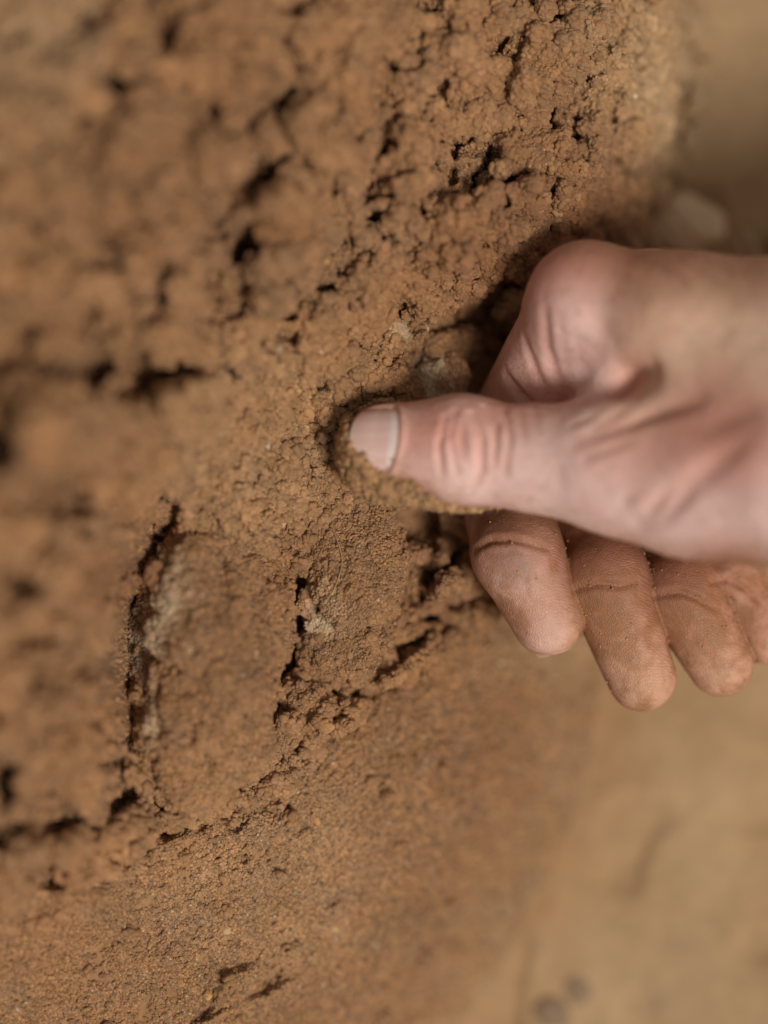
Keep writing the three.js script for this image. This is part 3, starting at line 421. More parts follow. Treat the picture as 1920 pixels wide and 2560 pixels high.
// the thumb's own axes: u from the tip towards the joint, angle round it from the back of the thumb
const T0 = new THREE.Vector3(...at(...THUMB.tip)), TA = new THREE.Vector3(...at(...THUMB.ip)).sub(T0).normalize(), TZ = new THREE.Vector3(0, 0, 1).addScaledVector(TA, -TA.z).normalize(), TY = new THREE.Vector3().crossVectors(TZ, TA).normalize();
if (TY.y < 0) TY.negate();
function thumbUV(x, y, z) { const dx = x - T0.x, dy = y - T0.y, dz = z - T0.z; return [dx * TA.x + dy * TA.y + dz * TA.z, Math.atan2(dx * TZ.x + dy * TZ.y + dz * TZ.z, dx * TY.x + dy * TY.y + dz * TY.z) * 180 / Math.PI, Math.hypot(dx, dy, dz)]; }
const NAIL = { u0: -5.6, u1: 4.4, c: -17, w: 47 };
// how far (mm) outside the nail's outline; negative on the nail
function offNail(u, th) { const t = (th - NAIL.c) / NAIL.w, a = (Math.abs(t) - 1) * NAIL.w * 0.155, b = Math.max(u - (NAIL.u1 - 2.3 * t * t), (NAIL.u0 + 1.6 * t * t) - u); return Math.max(a, b); }
const CRUST = [[-20, -200], [-6.6, -100], [-5.4, -22], [-3.6, 2], [-1.2, 17], [0.3, 27], [5, 35], [10, 58], [16, 84], [22, 112], [27, 150]];
function crustEdge(u) { for (let i = 0; i + 1 < CRUST.length; i++) if (u < CRUST[i + 1][0]) return lerp(CRUST[i][1], CRUST[i + 1][1], clamp((u - CRUST[i][0]) / (CRUST[i + 1][0] - CRUST[i][0]))); return 400; }
// mm inside the crust's edge
function inCrust(x, y, z) { const [u, th0, r] = thumbUV(x, y, z); if (u > 27 || Math.sqrt(Math.max(0, r * r - u * u)) > 11.8 || r > 30 || (r > 13 && u < 0)) return -9; const th = th0 < -100 ? th0 + 360 : th0, e = crustEdge(u); const near = (th - e) * 0.155, far = ((u < 6 ? 290 - Math.max(0, u + 4) * 9 : 215) - th) * 0.155; return Math.min(near, far) + 1.5 * vn3(x * 0.42, y * 0.42, z * 0.42, 611) + 0.4 * vn3(x * 1.4, y * 1.4, z * 1.4, 613); }
const fingerAxes = FINGERS.map((f) => [at(...f.tip), at(...f.dip), at(...f.pip)]);
function nearFinger(x, y, z) { let m = 99, m2 = 99; for (const f of FINGERS) { const v = Math.min(coneAt(f.cones[0], x, y, z), coneAt(f.cones[1], x, y, z)); if (v < m) { m2 = m; m = v; } else if (v < m2) m2 = v; } return [m, m2]; }
const skinP = new Float32Array(NV * 3), skinC = new Float32Array(NV * 3), dirtAt = new Float32Array(NV), gapAt = new Float32Array(NV);
for (let i = 0; i < NV; i++) {
  const o = i * 3, x = net.P[o], y = net.P[o + 1], z = net.P[o + 2], nx = NRM[o], ny = NRM[o + 1], nz = NRM[o + 2];
  let d = 0, red = 0;
  for (const c of CREASES) {
    if (x < c.lo[0] || x > c.hi[0] || y < c.lo[1] || y > c.hi[1] || z < c.lo[2] || z > c.hi[2]) continue;
    let m = 1e9, mk = 0; for (let k = 0; k < c.n; k++) { const p = c.path[k], q = (x - p[0]) ** 2 + (y - p[1]) ** 2 + (z - p[2]) ** 2; if (q < m) { m = q; mk = k; } }
    const t = c.n < 2 ? 0.5 : mk / (c.n - 1), taper = c.depth > 1.5 ? 0.6 + 0.4 * Math.sin(Math.PI * t) : Math.pow(Math.sin(Math.PI * clamp(0.12 + t * 0.82)), 0.6), r = Math.sqrt(m) / c.w, g = Math.exp(-r * r);
    d -= c.depth * taper * (1.0 * g - 0.16 * Math.exp(-((r - 1.7) ** 2)) * (c.depth > 0 && c.depth < 1.5 ? 1 : 0)); red += c.red * taper * Math.exp(-r * r * 0.7);
  }
  d += 0.035 * vn3(x * 1.3, y * 1.3, z * 1.3, 401) + 0.03 * vn3(x * 2.4, y * 2.4, z * 2.4, 403) + 0.10 * fbm3(x * 0.25, y * 0.25, z * 0.25, 405, 2);
  const [u, th, r] = thumbUV(x, y, z);
  if (u > -9 && u < 9 && r < 13) { const e = offNail(u, th); if (e < 0) d -= 0.30 * sstep(-0.1, -0.6, e); else if (u > -5) d += 0.42 * Math.exp(-(((e - 0.5) / 0.8) ** 2)); if (e > 0 && e < 1) red += 0.25; }
  const [nf, nf2] = nearFinger(x, y, z);
  let c = nf < 1.5 && y < 6 ? mixc(SK, SK_FINGER, (x < at(1225, 1200, 0)[0] ? 0.5 : 0.72) * (1 - sstep(0.3, 1.5, nf))) : SK;
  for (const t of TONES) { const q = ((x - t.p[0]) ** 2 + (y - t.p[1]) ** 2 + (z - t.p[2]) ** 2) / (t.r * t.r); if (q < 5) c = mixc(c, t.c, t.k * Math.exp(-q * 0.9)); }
  const blot = fbm3(x * 0.22, y * 0.22, z * 0.22, 421, 3);
  c = mixc(c, SK_RED, clamp(0.10 + 0.35 * blot + 0.55 * red, 0, 0.85) * 0.7);
  // soil rubbed into the skin of the fingers
  let dirt = 0;
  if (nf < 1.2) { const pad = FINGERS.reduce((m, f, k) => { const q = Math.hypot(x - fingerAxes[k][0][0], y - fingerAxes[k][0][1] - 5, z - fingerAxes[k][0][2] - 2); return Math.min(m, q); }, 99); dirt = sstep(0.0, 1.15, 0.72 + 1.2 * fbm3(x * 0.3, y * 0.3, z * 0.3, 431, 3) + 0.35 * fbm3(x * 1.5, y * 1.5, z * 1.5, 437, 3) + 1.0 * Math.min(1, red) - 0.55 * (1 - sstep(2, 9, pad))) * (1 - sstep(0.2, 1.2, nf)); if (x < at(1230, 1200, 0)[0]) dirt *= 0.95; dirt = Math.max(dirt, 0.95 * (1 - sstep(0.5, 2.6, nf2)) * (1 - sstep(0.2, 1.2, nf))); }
  const ic = inCrust(x, y, z); if (ic > -5) dirt = Math.max(dirt, 0.9 * sstep(-1.8, 0.2, ic), 0.55 * sstep(-5, -0.5, ic + 1.5 * fbm3(x * 0.6, y * 0.6, z * 0.6, 443, 3)));
  if (u < -2 && u > -10 && r < 12 && offNail(u, th) > 0.2) dirt = Math.max(dirt, 0.75);
  if (u < 5 && u > -9 && r < 13 && th < -62) dirt = Math.max(dirt, 0.6 * sstep(6, -2, u));
  dirt = Math.max(dirt, 0.22 * Math.min(1, red), 0.24 * sstep(0.0, 0.6, fbm3(x * 0.5, y * 0.5, z * 0.5, 441, 3)));
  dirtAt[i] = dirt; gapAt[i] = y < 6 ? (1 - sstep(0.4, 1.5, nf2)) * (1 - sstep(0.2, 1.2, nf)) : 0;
  const m = 1 + 0.05 * vn3(x * 0.9, y * 0.9, z * 0.9, 451);
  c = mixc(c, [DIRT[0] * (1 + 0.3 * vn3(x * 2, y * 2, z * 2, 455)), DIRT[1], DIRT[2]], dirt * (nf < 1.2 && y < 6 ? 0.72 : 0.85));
  for (const t of TONES) if (t.c === SK_SHADE) { const q = ((x - t.p[0]) ** 2 + (y - t.p[1]) ** 2 + (z - t.p[2]) ** 2) / (t.r * t.r); if (q < 5) c = mixc(c, [0.19, 0.072, 0.032], 0.7 * t.k * Math.exp(-q * 0.9)); }   // shade under thumb and palm, painted into the finger colour
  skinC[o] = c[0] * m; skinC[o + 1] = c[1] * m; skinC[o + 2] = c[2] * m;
  skinP[o] = (x + nx * d) / 1000; skinP[o + 1] = (y + ny * d) / 1000; skinP[o + 2] = (z + nz * d) / 1000;
}
const hand = named(new THREE.Group(), 'hand');
tag(hand, 'bare hand reaching in from the right, soil-caked thumb laid over loosely curled dusty fingers', 'hand');
const wrist = new THREE.Vector3(...at(1700, 920, 15)).multiplyScalar(0.001);
hand.position.copy(wrist);
scene.add(hand);
function part(mesh, name) { mesh.name = name; mesh.position.sub(wrist); hand.add(shade(mesh)); return mesh; }
{
  const S = 1024, CELLS = 80, px = new Uint8Array(S * S * 4), md = (a) => ((a % CELLS) + CELLS) % CELLS;   // 40 mm of skin: small cells, pores
  for (let j = 0; j < S; j++) for (let i = 0; i < S; i++) {
    const x = i / S * CELLS, y = j / S * CELLS, a = Math.floor(x), b = Math.floor(y); let f1 = 9, f2 = 9;
    for (let m = -1; m <= 1; m++) for (let n = -1; n <= 1; n++) { const u = md(a + m), v = md(b + n), d = Math.hypot(a + m + hash2(u, v, 61) - x, b + n + hash2(u, v, 67) - y); if (d < f1) { f2 = f1; f1 = d; } else if (d < f2) f2 = d; }
    const v = clamp(sstep(0, 0.35, f2 - f1) * 0.75 + 0.25 * hash2(md(a), md(b), 71) - (f1 < 0.16 && hash2(md(Math.round(x)), md(Math.round(y)), 73) < 0.12 ? 0.5 : 0)) * 255, o = (j * S + i) * 4;
    px[o] = px[o + 1] = px[o + 2] = v; px[o + 3] = 255;
  }
  const t = new THREE.DataTexture(px, S, S); t.wrapS = t.wrapT = THREE.RepeatWrapping; t.magFilter = THREE.LinearFilter; t.needsUpdate = true;
  M.skin.bumpMap = t; M.skin.bumpScale = 0.00009;
  const g = geometry(skinP, net.Q, skinC), uv = new Float32Array(NV * 2);
  for (let i = 0; i < NV; i++) { const [x, y, z] = [skinP[i * 3] * 1000, skinP[i * 3 + 1] * 1000, skinP[i * 3 + 2] * 1000]; uv[i * 2] = (x * 0.85 + y * 0.6 - z * 0.15) / 40; uv[i * 2 + 1] = (z * 0.8 + y * 0.55 + x * 0.2) / 40; }
  g.setAttribute('uv', new THREE.BufferAttribute(uv, 2));
  part(new THREE.Mesh(g, M.skin), 'skin');
}

// crust of damp soil on the thumb: the skin's own faces, lifted by the crust's thickness
{
  const map = new Int32Array(NV).fill(-1), P = [], C = [], I = [], depth = new Float32Array(NV).fill(-9);
  const x1 = at(1120, 0, 0)[0]; for (let i = 0; i < NV; i++) if (net.P[i * 3] < x1) { const ic = inCrust(net.P[i * 3], net.P[i * 3 + 1], net.P[i * 3 + 2]); if (ic > -1.5) { const d = Math.hypot(net.P[i * 3] - T0.x, net.P[i * 3 + 1] - T0.y, net.P[i * 3 + 2] - T0.z); if (d < 30) depth[i] = ic; } }
  const v = (i) => {
    if (map[i] >= 0) return map[i];
    const o = i * 3, x = net.P[o], y = net.P[o + 1], z = net.P[o + 2], u = thumbUV(x, y, z)[0], thick = lerp(1.15, 0.45, sstep(4, 16, u));
    const t = -0.3 + (thick + 0.3) * sstep(-0.3, 1.4, depth[i]) + sstep(-0.2, 1.0, depth[i]) * thick * (2.4 * (lumps3(x / 2.8, y / 2.8, z / 2.8, 621, 0.7) - 0.42) + 1.1 * (lumps3(x / 1.2, y / 1.2, z / 1.2, 625, 0.7) - 0.4));
    P.push((x + NRM[o] * t) / 1000, (y + NRM[o + 1] * t) / 1000, (z + NRM[o + 2] * t) / 1000);
    const m = 1 + 0.15 * fbm3(x * 0.6, y * 0.6, z * 0.6, 631, 3) + 0.12 * vn3(x * 2.5, y * 2.5, z * 2.5, 635); C.push(0.355 * m, 0.192 * m, 0.084 * m);
    return map[i] = P.length / 3 - 1;
  };
  for (let k = 0; k < net.Q.length; k += 3) { const [a, b, c] = [net.Q[k], net.Q[k + 1], net.Q[k + 2]]; if (depth[a] > -1 && depth[b] > -1 && depth[c] > -1) I.push(v(a), v(b), v(c)); }
  const crust = part(new THREE.Mesh(geometry(Float32Array.from(P), Uint32Array.from(I), Float32Array.from(C)), M.clod), 'soil_crust');
  crust.userData.label = 'thick crumbly crust of ochre soil on the thumb tip';
}
// nails
{
  const nu = 40, nv = 44, P = [], C = [], I = [], dir = new THREE.Vector3(), p = new THREE.Vector3();
  const reach = (u, th) => { const a = th * Math.PI / 180; dir.copy(TY).multiplyScalar(Math.cos(a)).addScaledVector(TZ, Math.sin(a)); let r = 12; for (let i = 0; i < 30; i++) { p.copy(T0).addScaledVector(TA, u).addScaledVector(dir, r); r -= field(p.x, p.y, p.z) * 0.9; } return r; };
  for (const side of [0, 1]) for (let j = 0; j <= nv; j++) for (let i = 0; i <= nu; i++) {
    const t = j / nv * 2 - 1, th = NAIL.c + NAIL.w * t, ua = NAIL.u0 + 1.7 * t * t, ub = NAIL.u1 + 0.5 - 2.3 * t * t, u = lerp(ua, ub, i / nu);
    const k = Math.max(u, -0.5), fall = Math.max(0, -0.5 - u), R = reach(k, th) - 0.03 * fall * fall - 0.10 * t * t + 0.10 + 0.03 * Math.sin(th * 1.1) * 0.5 - 0.22 * sstep(NAIL.u1 - 2.0 - 2.3 * t * t, NAIL.u1 + 0.5 - 2.3 * t * t, u) - 0.4 * t ** 8 - (side ? 0.45 : 0);
    reach(k, th); p.copy(T0).addScaledVector(TA, u).addScaledVector(dir, R);
    P.push(p.x / 1000, p.y / 1000, p.z / 1000);
    const free = 1 - sstep(NAIL.u0 + 0.5, NAIL.u0 + 1.1, u), moon = sstep(NAIL.u1 - 2.4, NAIL.u1 - 1.6, u + 0.9 * t * t), n = 0.04 * vn2(th * 0.25, u * 0.12, 641);
    const c = mixc(mixc([0.76, 0.51, 0.44], [0.77, 0.61, 0.55], moon), [0.76, 0.62, 0.48], free); C.push(c[0] + n, c[1] + n, c[2] + n);
  }
  const N = (nu + 1) * (nv + 1), q = (a, b, c, d) => I.push(a, b, c, a, c, d);
  for (let j = 0; j < nv; j++) for (let i = 0; i < nu; i++) { const a = j * (nu + 1) + i; q(a, a + nu + 1, a + nu + 2, a + 1); q(N + a, N + a + 1, N + a + nu + 2, N + a + nu + 1); }
  for (let j = 0; j < nv; j++) { const a = j * (nu + 1), b = a + nu + 1; q(a, N + a, N + b, b); q(a + nu, b + nu, N + b + nu, N + a + nu); }
  for (let i = 0; i < nu; i++) { const b = nv * (nu + 1) + i; q(i, i + 1, N + i + 1, N + i); q(b, N + b, N + b + 1, b + 1); }
  const g = geometry(Float32Array.from(P), Uint32Array.from(I), Float32Array.from(C));
  const m = M.nail.clone(); m.side = THREE.DoubleSide;
  part(new THREE.Mesh(g, m), 'thumbnail');
}
// fingernail edges that show under the fingertips
for (const [k, f] of FINGERS.entries()) {
  if (k > 0) continue;
  const tip = new THREE.Vector3(...at(...f.tip)), ax = tip.clone().sub(new THREE.Vector3(...at(...f.dip))).normalize(), side = new THREE.Vector3(1, 0, 0).addScaledVector(ax, -ax.x).normalize(), back = new THREE.Vector3().crossVectors(ax, side).normalize(); if (back.y > 0) back.negate();
  const P = [], C = [], I = [], n = 24, r = f.r[3], p = new THREE.Vector3();
  for (let s = 0; s < 2; s++) for (let i = 0; i <= n; i++) for (let j = 0; j <= 4; j++) {
    const a = (i / n * 2 - 1) * 0.85, far = lerp(0.2, 1.0 - 0.12 * (a / 0.85) ** 4, j / 4) * r;
    p.copy(tip).addScaledVector(ax, far).addScaledVector(side, Math.sin(a) * r * 0.93).addScaledVector(back, Math.cos(a) * r * (0.62 - 0.22 * j / 4) + (s ? 0.4 : 0));
    P.push(p.x / 1000, p.y / 1000, p.z / 1000); C.push(0.36, 0.22, 0.12);
  }
  const N = (n + 1) * 5; for (let s = 0; s < 2; s++) for (let i = 0; i < n; i++) for (let j = 0; j < 4; j++) { const a = s * N + i * 5 + j; I.push(a, a + 5, a + 6, a, a + 6, a + 1); }
  for (let i = 0; i < n; i++) { const a = i * 5 + 4; I.push(a, a + 5, N + a + 5, a, N + a + 5, N + a); }
  const m = M.nail.clone(); m.side = THREE.DoubleSide;
  part(new THREE.Mesh(geometry(Float32Array.from(P), Uint32Array.from(I), Float32Array.from(C)), m), 'fingernail');
}
// fine hairs along the wrist's edge
{
  const r = rng(71), gs = [];
  for (let i = 0; i < 46; i++) {
    const q = touch(1400 + r() * 270, 556 + r() * 60); if (!q) continue;
    const g = grad(...q), a = new THREE.Vector3(...q), n = new THREE.Vector3(...g), t = new THREE.Vector3(-0.75 + r() * 0.5, 0.2, -0.6 + r() * 0.5), L = 3 + r() * 4;
    const c = new THREE.CatmullRomCurve3([a, a.clone().addScaledVector(n, L * 0.35).addScaledVector(t, L * 0.2), a.clone().addScaledVector(n, L * 0.5).addScaledVector(t, L * 0.55), a.clone().addScaledVector(n, L * 0.5).addScaledVector(t, L)]);
    gs.push(new THREE.TubeGeometry(c, 8, 0.035, 4).scale(0.001, 0.001, 0.001));
  }
  part(new THREE.Mesh(mergeGeometries(gs), M.hair), 'hair').userData.kind = 'stuff';
}

// ---------------------------------------------------------------- loose grains
function pebbleShape(seed, detail, rough) { const b = ball(detail), p = b.attributes.position, g = new THREE.BufferGeometry(), a = new Float32Array(p.count * 3), c = new Float32Array(p.count * 3).fill(1); for (let i = 0; i < p.count; i++) { const x = p.getX(i), y = p.getY(i), z = p.getZ(i), q = 1 + rough * vn3(x * 1.6 + seed, y * 1.6, z * 1.6, seed) + rough * 0.5 * vn3(x * 3.2, y * 3.2 + seed, z * 3.2, seed + 1); a[i * 3] = x * q; a[i * 3 + 1] = y * q; a[i * 3 + 2] = z * q; } g.setAttribute('position', new THREE.BufferAttribute(a, 3)); g.setAttribute('color', new THREE.BufferAttribute(c, 3)); g.setIndex(b.index); g.computeVertexNormals(); return g; }
function scatter(name, list, parent, shape, mat = M.grain) {
  const m = new THREE.InstancedMesh(shape, mat, list.length), q = new THREE.Quaternion(), e = new THREE.Euler(), mm = new THREE.Matrix4(), s = new THREE.Vector3(), p = new THREE.Vector3(), c = new THREE.Color(), r = rng(list.length + 5);
  list.forEach((g, i) => { e.set(r() * 6.3, r() * 6.3, r() * 6.3); q.setFromEuler(e); const k = g[3] / 1000; s.set(k * (0.75 + r() * 0.5), k * (0.75 + r() * 0.5), k * (0.75 + r() * 0.5)); p.set(g[0] / 1000, g[1] / 1000, g[2] / 1000); m.setMatrixAt(i, mm.compose(p, q, s)); m.setColorAt(i, c.setRGB(g[4], g[5], g[6])); });
  m.name = name; m.userData.kind = 'stuff'; parent.add(shade(m)); return m;
}
{
  const r = rng(2024), list = [];
  const grain = (x, y, z, c, big) => { const R = (0.15 + 0.24 * Math.pow(r(), 2.6)) * big, t = r(), m = 0.68 + 0.66 * r(); let k = [c[0] * m, c[1] * m, c[2] * m]; if (t < 0.004) k = [0.55, 0.40, 0.24]; else if (t < 0.025) k = [0.50, 0.27, 0.10]; else if (t < 0.05) k = [0.17, 0.115, 0.07]; list.push([x, y + R * (0.3 + 0.9 * r() * r()), z, R, k[0], k[1], k[2]]); };
  let tries = 0;
  while (list.length < 430000 && tries++ < 4000000) {
    const x = -82 + r() * 140, z = -108 + r() * 216, hm = macro(x, z); if (hm < -60) continue;
    const w = 0.07 + 0.93 * Math.exp(-((hm / 15) ** 2)); if (r() > w) continue;
    if (vn2(x * 0.35, z * 0.35, 701) + 0.6 * vn2(x * 1.1, z * 1.1, 703) < -0.55 + (r() - 0.5) * 0.5) continue;
    grain(x, heapTop(x, z), z, soilColour(x, z, 1), Math.abs(hm) > 18 ? 1.5 : 1);
  }
  for (const m of clodSurfaces) {
    const p = m.geometry.attributes.position, n = m.geometry.attributes.normal, c = m.geometry.attributes.color, N = Math.round(p.count * 1.15);
    for (let i = 0; i < N; i++) { const k = Math.floor(r() * p.count); if (n.getY(k) < -0.2) continue; grain((m.position.x + p.getX(k)) * 1000 + (r() - 0.5) * 0.3, (m.position.y + p.getY(k)) * 1000, (m.position.z + p.getZ(k)) * 1000 + (r() - 0.5) * 0.3, [c.getX(k), c.getY(k), c.getZ(k)], 0.9); }
  }
  const o = scatter('loose_soil_grains', list, scene, pebbleShape(3, 1, 0.25));
  tag(o, 'loose sand grains and crumbs strewn over the brown heap', 'soil grains', null, 'stuff');
}
// crumbs of soil, from small lumps of the picture's focus to the big blurred ones
{
  const r = rng(4711), berry = (sd, N) => {                                // a crumb is a clump of grains
    const b = ball(2), p = b.attributes.position, q = rng(sd), gs = [];
    for (let k = 0; k < N; k++) {
      const y = 1 - 2 * (k + 0.5) / N, a = k * 2.39996 + q() * 0.8, w = Math.sqrt(1 - y * y), R0 = 0.45 + 0.28 * q(), R = k === 0 ? 0.62 : 0.26 + 0.22 * q(), sh = 0.85 + 0.3 * q(), pos = new Float32Array(p.count * 3), col = new Float32Array(p.count * 3).fill(sh);
      const cx = k === 0 ? 0 : Math.cos(a) * w * R0 * 1.1, cy = k === 0 ? 0 : y * R0 * 0.85, cz = k === 0 ? 0 : Math.sin(a) * w * R0 * 0.95;
      for (let i = 0; i < p.count; i++) { const x = p.getX(i), yy = p.getY(i), z = p.getZ(i), f = R * (1 + 0.3 * vn3(x * 1.5 + k, yy * 1.5, z * 1.5, sd + k)); pos.set([cx + x * f, cy + yy * f, cz + z * f], i * 3); }
      const g = new THREE.BufferGeometry(); g.setAttribute('position', new THREE.BufferAttribute(pos, 3)); g.setAttribute('color', new THREE.BufferAttribute(col, 3)); g.setIndex(b.index); g.computeVertexNormals(); gs.push(g);
    }
    return mergeGeometries(gs);
  }, shapes = [berry(2, 14), berry(5, 20), berry(9, 16)];
  const list = [];
  for (let n = 0; n < 900000 && list.length < 62000; n++) {
    const x = -84 + r() * 142, z = -108 + r() * 216, hm = macro(x, z); if (hm < -58) continue;
    const C = roughness(x, z)[0] * (1 - 0.97 * sstep(-1, 2.5, below(x, z))), near = Math.exp(-((hm / 20) ** 2)), bd = below(x, z), w = 0.5 * near * Math.exp(-(((bd + 1.6) / 1.8) ** 2)) + (0.10 + 0.9 * near) * clamp(C * 0.9) * sstep(-0.6, 0.4, vn2(x * 0.16, z * 0.16, 741) + 0.7 * vn2(x * 0.5, z * 0.5, 743) + 0.15);
    if (r() > w) continue;
    const R = near > 0.35 ? 0.22 + 1.8 * Math.pow(r(), 5) : 0.7 + 2.6 * Math.pow(r(), 3), c = soilColour(x, z, 2), m = 0.92 + 0.2 * r();
    const y = heapTop(x, z); if (y < hm - 2.6 && R > 0.3) continue;
    list.push([x, heapTop(x, z) + R * (0.15 + 0.35 * r()), z, R, c[0] * m, c[1] * m, c[2] * m]);
  }
  for (const m of clodSurfaces) {                                          // crumbs lie on the clods and in the gaps round them too
    const p = m.geometry.attributes.position, nn = m.geometry.attributes.normal, c = m.geometry.attributes.color, N = Math.round(p.count * 0.05);
    for (let i = 0; i < N; i++) { const k = Math.floor(r() * p.count), edge = 1 - Math.abs(nn.getY(k)); if (nn.getY(k) < -0.4 || r() > 0.25 + edge) continue; const R = 0.22 + 0.9 * Math.pow(r(), 5); list.push([(m.position.x + p.getX(k)) * 1000, (m.position.y + p.getY(k)) * 1000 + R * 0.2, (m.position.z + p.getZ(k)) * 1000, R, c.getX(k), c.getY(k), c.getZ(k)]); }
  }
  list.sort((a, b) => b[3] * Math.exp(-((b[1] / 25) ** 2)) - a[3] * Math.exp(-((a[1] / 25) ** 2)));
  const mats = [0.9, 1.0, 1.08].map((m) => std({ roughness: 1, color: new THREE.Color(C_SOIL[0] * m, C_SOIL[1] * m, C_SOIL[2] * m) }));
  for (const g of list.slice(0, 260)) { const m = shade(new THREE.Mesh(shapes[Math.floor(r() * 3)], mats[Math.floor(r() * 3)])); m.name = 'crumb'; m.position.set(g[0] / 1000, g[1] / 1000, g[2] / 1000); m.scale.set(g[3] / 1000, g[3] * 0.85 / 1000, g[3] * (0.8 + 0.4 * r()) / 1000); m.rotation.set(r() * 6.3, r() * 6.3, r() * 6.3); mound.add(m); }
  tag(scatter('soil_crumbs', list.slice(260), scene, shapes[1], std({ roughness: 1 })), 'small knobbly crumbs of brown soil lying all over the heap', 'soil crumbs', null, 'stuff');
}
// grit and chips one can pick out in the gravelly band left of the thumb
{
  const r = rng(99), shapes = [1, 2, 3, 4, 5].map((s) => pebbleShape(s * 7, 2, 0.35)), mats = [[0.46, 0.27, 0.12], [0.40, 0.215, 0.095], [0.52, 0.33, 0.16], [0.34, 0.24, 0.15], [0.55, 0.30, 0.10], [0.36, 0.20, 0.10]].map((c) => new THREE.MeshStandardMaterial({ color: new THREE.Color(...c), roughness: 0.8 }));
  const put = (px, py, a, b, c, mat, name = 'pebble') => { const p = onSoil(px, py), m = shade(new THREE.Mesh(shapes[Math.floor(r() * 5)], mat)); m.name = name; m.position.set(p[0] / 1000, (p[1] + b * 0.3) / 1000, p[2] / 1000); m.scale.set(a / 1000, b / 1000, c / 1000); m.rotation.set((r() - 0.5) * 0.9, r() * 6.3, (r() - 0.5) * 0.9); mound.add(m); return m; };
  for (let i = 0; i < 190; i++) { const a = r() * 6.3, d = Math.sqrt(r()), px = 590 + Math.cos(a) * d * 150 - Math.sin(a) * d * 60, py = 900 + Math.sin(a) * d * 210, k = 0.45 + 0.65 * Math.pow(r(), 2); put(px, py, k * (0.7 + r() * 0.8), k * (0.35 + r() * 0.3), k * (0.6 + r() * 0.5), mats[Math.floor(r() * 6)]); }
  for (let i = 0; i < 60; i++) { const px = 380 + r() * 480, py = 1650 + r() * 520, k = 0.35 + 0.4 * Math.pow(r(), 2); put(px, py, k, k * 0.7, k, mats[Math.floor(r() * 6)]); }
  const white = new THREE.MeshStandardMaterial({ color: new THREE.Color(0.72, 0.6, 0.42), roughness: 0.45 }), grey = new THREE.MeshStandardMaterial({ color: new THREE.Color(0.46, 0.34, 0.22), roughness: 0.8 });
  for (const [px, py, k, m] of [[1362, 203, 1.0, white], [1328, 219, 0.6, white], [560, 968, 1.5, grey], [552, 955, 0.9, grey], [606, 1126, 1.0, mats[2]], [650, 690, 1.2, mats[2]], [685, 755, 1.3, mats[2]], [915, 712, 1.0, mats[2]], [526, 1212, 0.9, mats[2]], [488, 2008, 0.9, mats[2]], [1190, 210, 0.7, mats[4]]]) put(px, py, k, k * 0.7, k * 1.2, m);
}
// things on the clods
function small(name, label, category, group, px, py, h, s, colour, seed, rough = 0.6) { const p = at(px, py, h), m = shade(named(new THREE.Mesh(pebbleShape(seed, 3, 0.28), new THREE.MeshStandardMaterial({ color: new THREE.Color(...colour), roughness: rough })), name)); m.position.set(p[0] / 1000, p[1] / 1000, p[2] / 1000); m.scale.set(s[0] / 1000, s[1] / 1000, s[2] / 1000); m.rotation.y = seed; tag(m, label, category, group); scene.add(m); return m; }
function topAt(px, py) {                                                  // height of whatever soil lies at a place of the drawing
  const ray = new THREE.Raycaster(), a = at(px, py, 200), b = at(px, py, -50), d = new THREE.Vector3(b[0] - a[0], b[1] - a[1], b[2] - a[2]).normalize();
  ray.set(new THREE.Vector3(...a).multiplyScalar(0.001), d); clodSurfaces.forEach((m) => m.updateMatrixWorld());
  const hit = ray.intersectObjects(clodSurfaces, false)[0]; return Math.max(hit ? hit.point.y * 1000 : -99, onSoil(px, py)[1]);
}
small('pebble', 'larger pinkish pebble set in the smooth clod, left of the root', 'pebble', null, 706, 1252, topAt(706, 1252), [1.0, 0.6, 1.1], [0.42, 0.245, 0.125], 11);
small('pebble', 'smaller pinkish pebble set in the smooth clod near its left edge', 'pebble', null, 680, 1271, topAt(680, 1271), [0.9, 0.45, 0.7], [0.40, 0.23, 0.115], 12);
small('pebble', 'round pale pebble in the grey-topped clod', 'pebble', null, 705, 1406, topAt(705, 1406), [0.75, 0.7, 0.8], [0.44, 0.32, 0.20], 13);
small('pebble', 'white quartz chip on the ragged clod above the dark pit', 'pebble', null, 1173, 350, topAt(1173, 350), [0.5, 0.5, 0.9], [0.75, 0.66, 0.52], 14, 0.35);
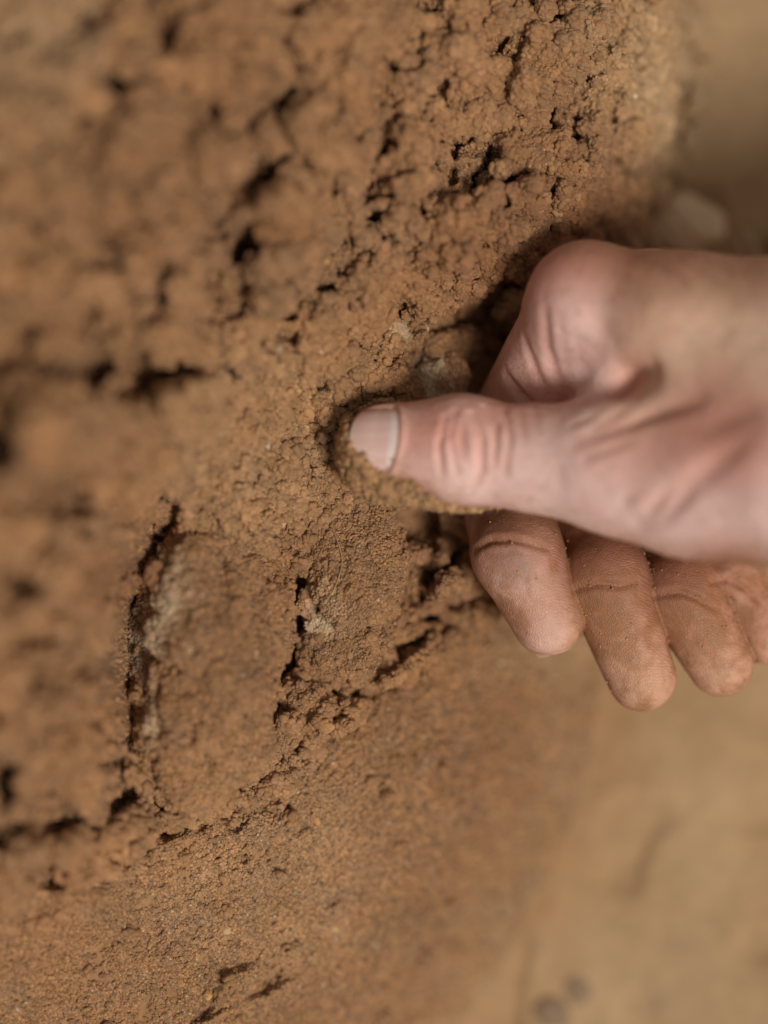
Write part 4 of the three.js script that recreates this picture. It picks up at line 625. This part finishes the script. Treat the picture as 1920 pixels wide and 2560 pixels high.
{
  const pts = [[715, 1134], [730, 1172], [739, 1208], [734, 1241], [719, 1278], [706, 1296]].map(([a, b], i) => new THREE.Vector3(...at(a, b, topAt(a, b) + 0.75 + (i % 2) * 0.2)).multiplyScalar(0.001));
  const g = new THREE.TubeGeometry(new THREE.CatmullRomCurve3(pts), 60, 0.00012, 6);
  scene.add(tag(shade(named(new THREE.Mesh(g, M.root), 'root')), 'thin dry thread-like root lying across the smooth clod', 'root'));
}
// soil that clings to the hand
{
  const r = rng(808), list = [];
  const p = net.P;
  for (let n = 0; n < 500000 && list.length < 20000; n++) {
    const i = Math.floor(r() * NV), o = i * 3, x = p[o], y = p[o + 1], z = p[o + 2]; if (NRM[o + 1] < -0.5) continue;
    const ic = inCrust(x, y, z), d = dirtAt[i]; let w = d * d * 0.16 * sstep(0.1, 0.6, vn3(x * 0.7, y * 0.7, z * 0.7, 811));
    if (ic > 0) w = 0.6; else if (ic > -5) w = Math.max(w, 0.22 * (1 + ic / 5) ** 2);
    if (z > at(1500, 1150, 20)[2] && y > 8 && NRM[o + 2] > 0.75 && x > 40) w = 0.12;                       // dusty lower edge of the ball of the thumb
    const gap = gapAt[i]; if (gap > 0.1) w = Math.max(w, 0.14 * gap * sstep(-0.3, 0.5, vn3(x * 0.6, y * 0.6, z * 0.6, 821)));
    if (r() > w) continue;
    const R = gap > 0.1 ? 0.06 + 0.24 * Math.pow(r(), 3) : ic > 0 ? 0.16 + 0.62 * Math.pow(r(), 4) : 0.05 + 0.19 * Math.pow(r(), 5), lift = ic > 0 ? 1.0 * sstep(-0.2, 1.2, ic) * lerp(1.15, 0.45, sstep(4, 16, thumbUV(x, y, z)[0])) : R * 0.3, m = gap > 0.1 ? 0.5 + 0.4 * r() : ic > 0 ? 0.6 + 0.65 * r() : 0.8 + 0.5 * r();
    list.push([x + NRM[o] * lift - wrist.x * 1000, y + NRM[o + 1] * lift - wrist.y * 1000, z + NRM[o + 2] * lift - wrist.z * 1000, R, 0.40 * m, 0.222 * m, 0.10 * m]);
  }
  scatter('clinging_soil', list, hand, pebbleShape(5, 1, 0.25));
}
renderer.render(scene, camera);
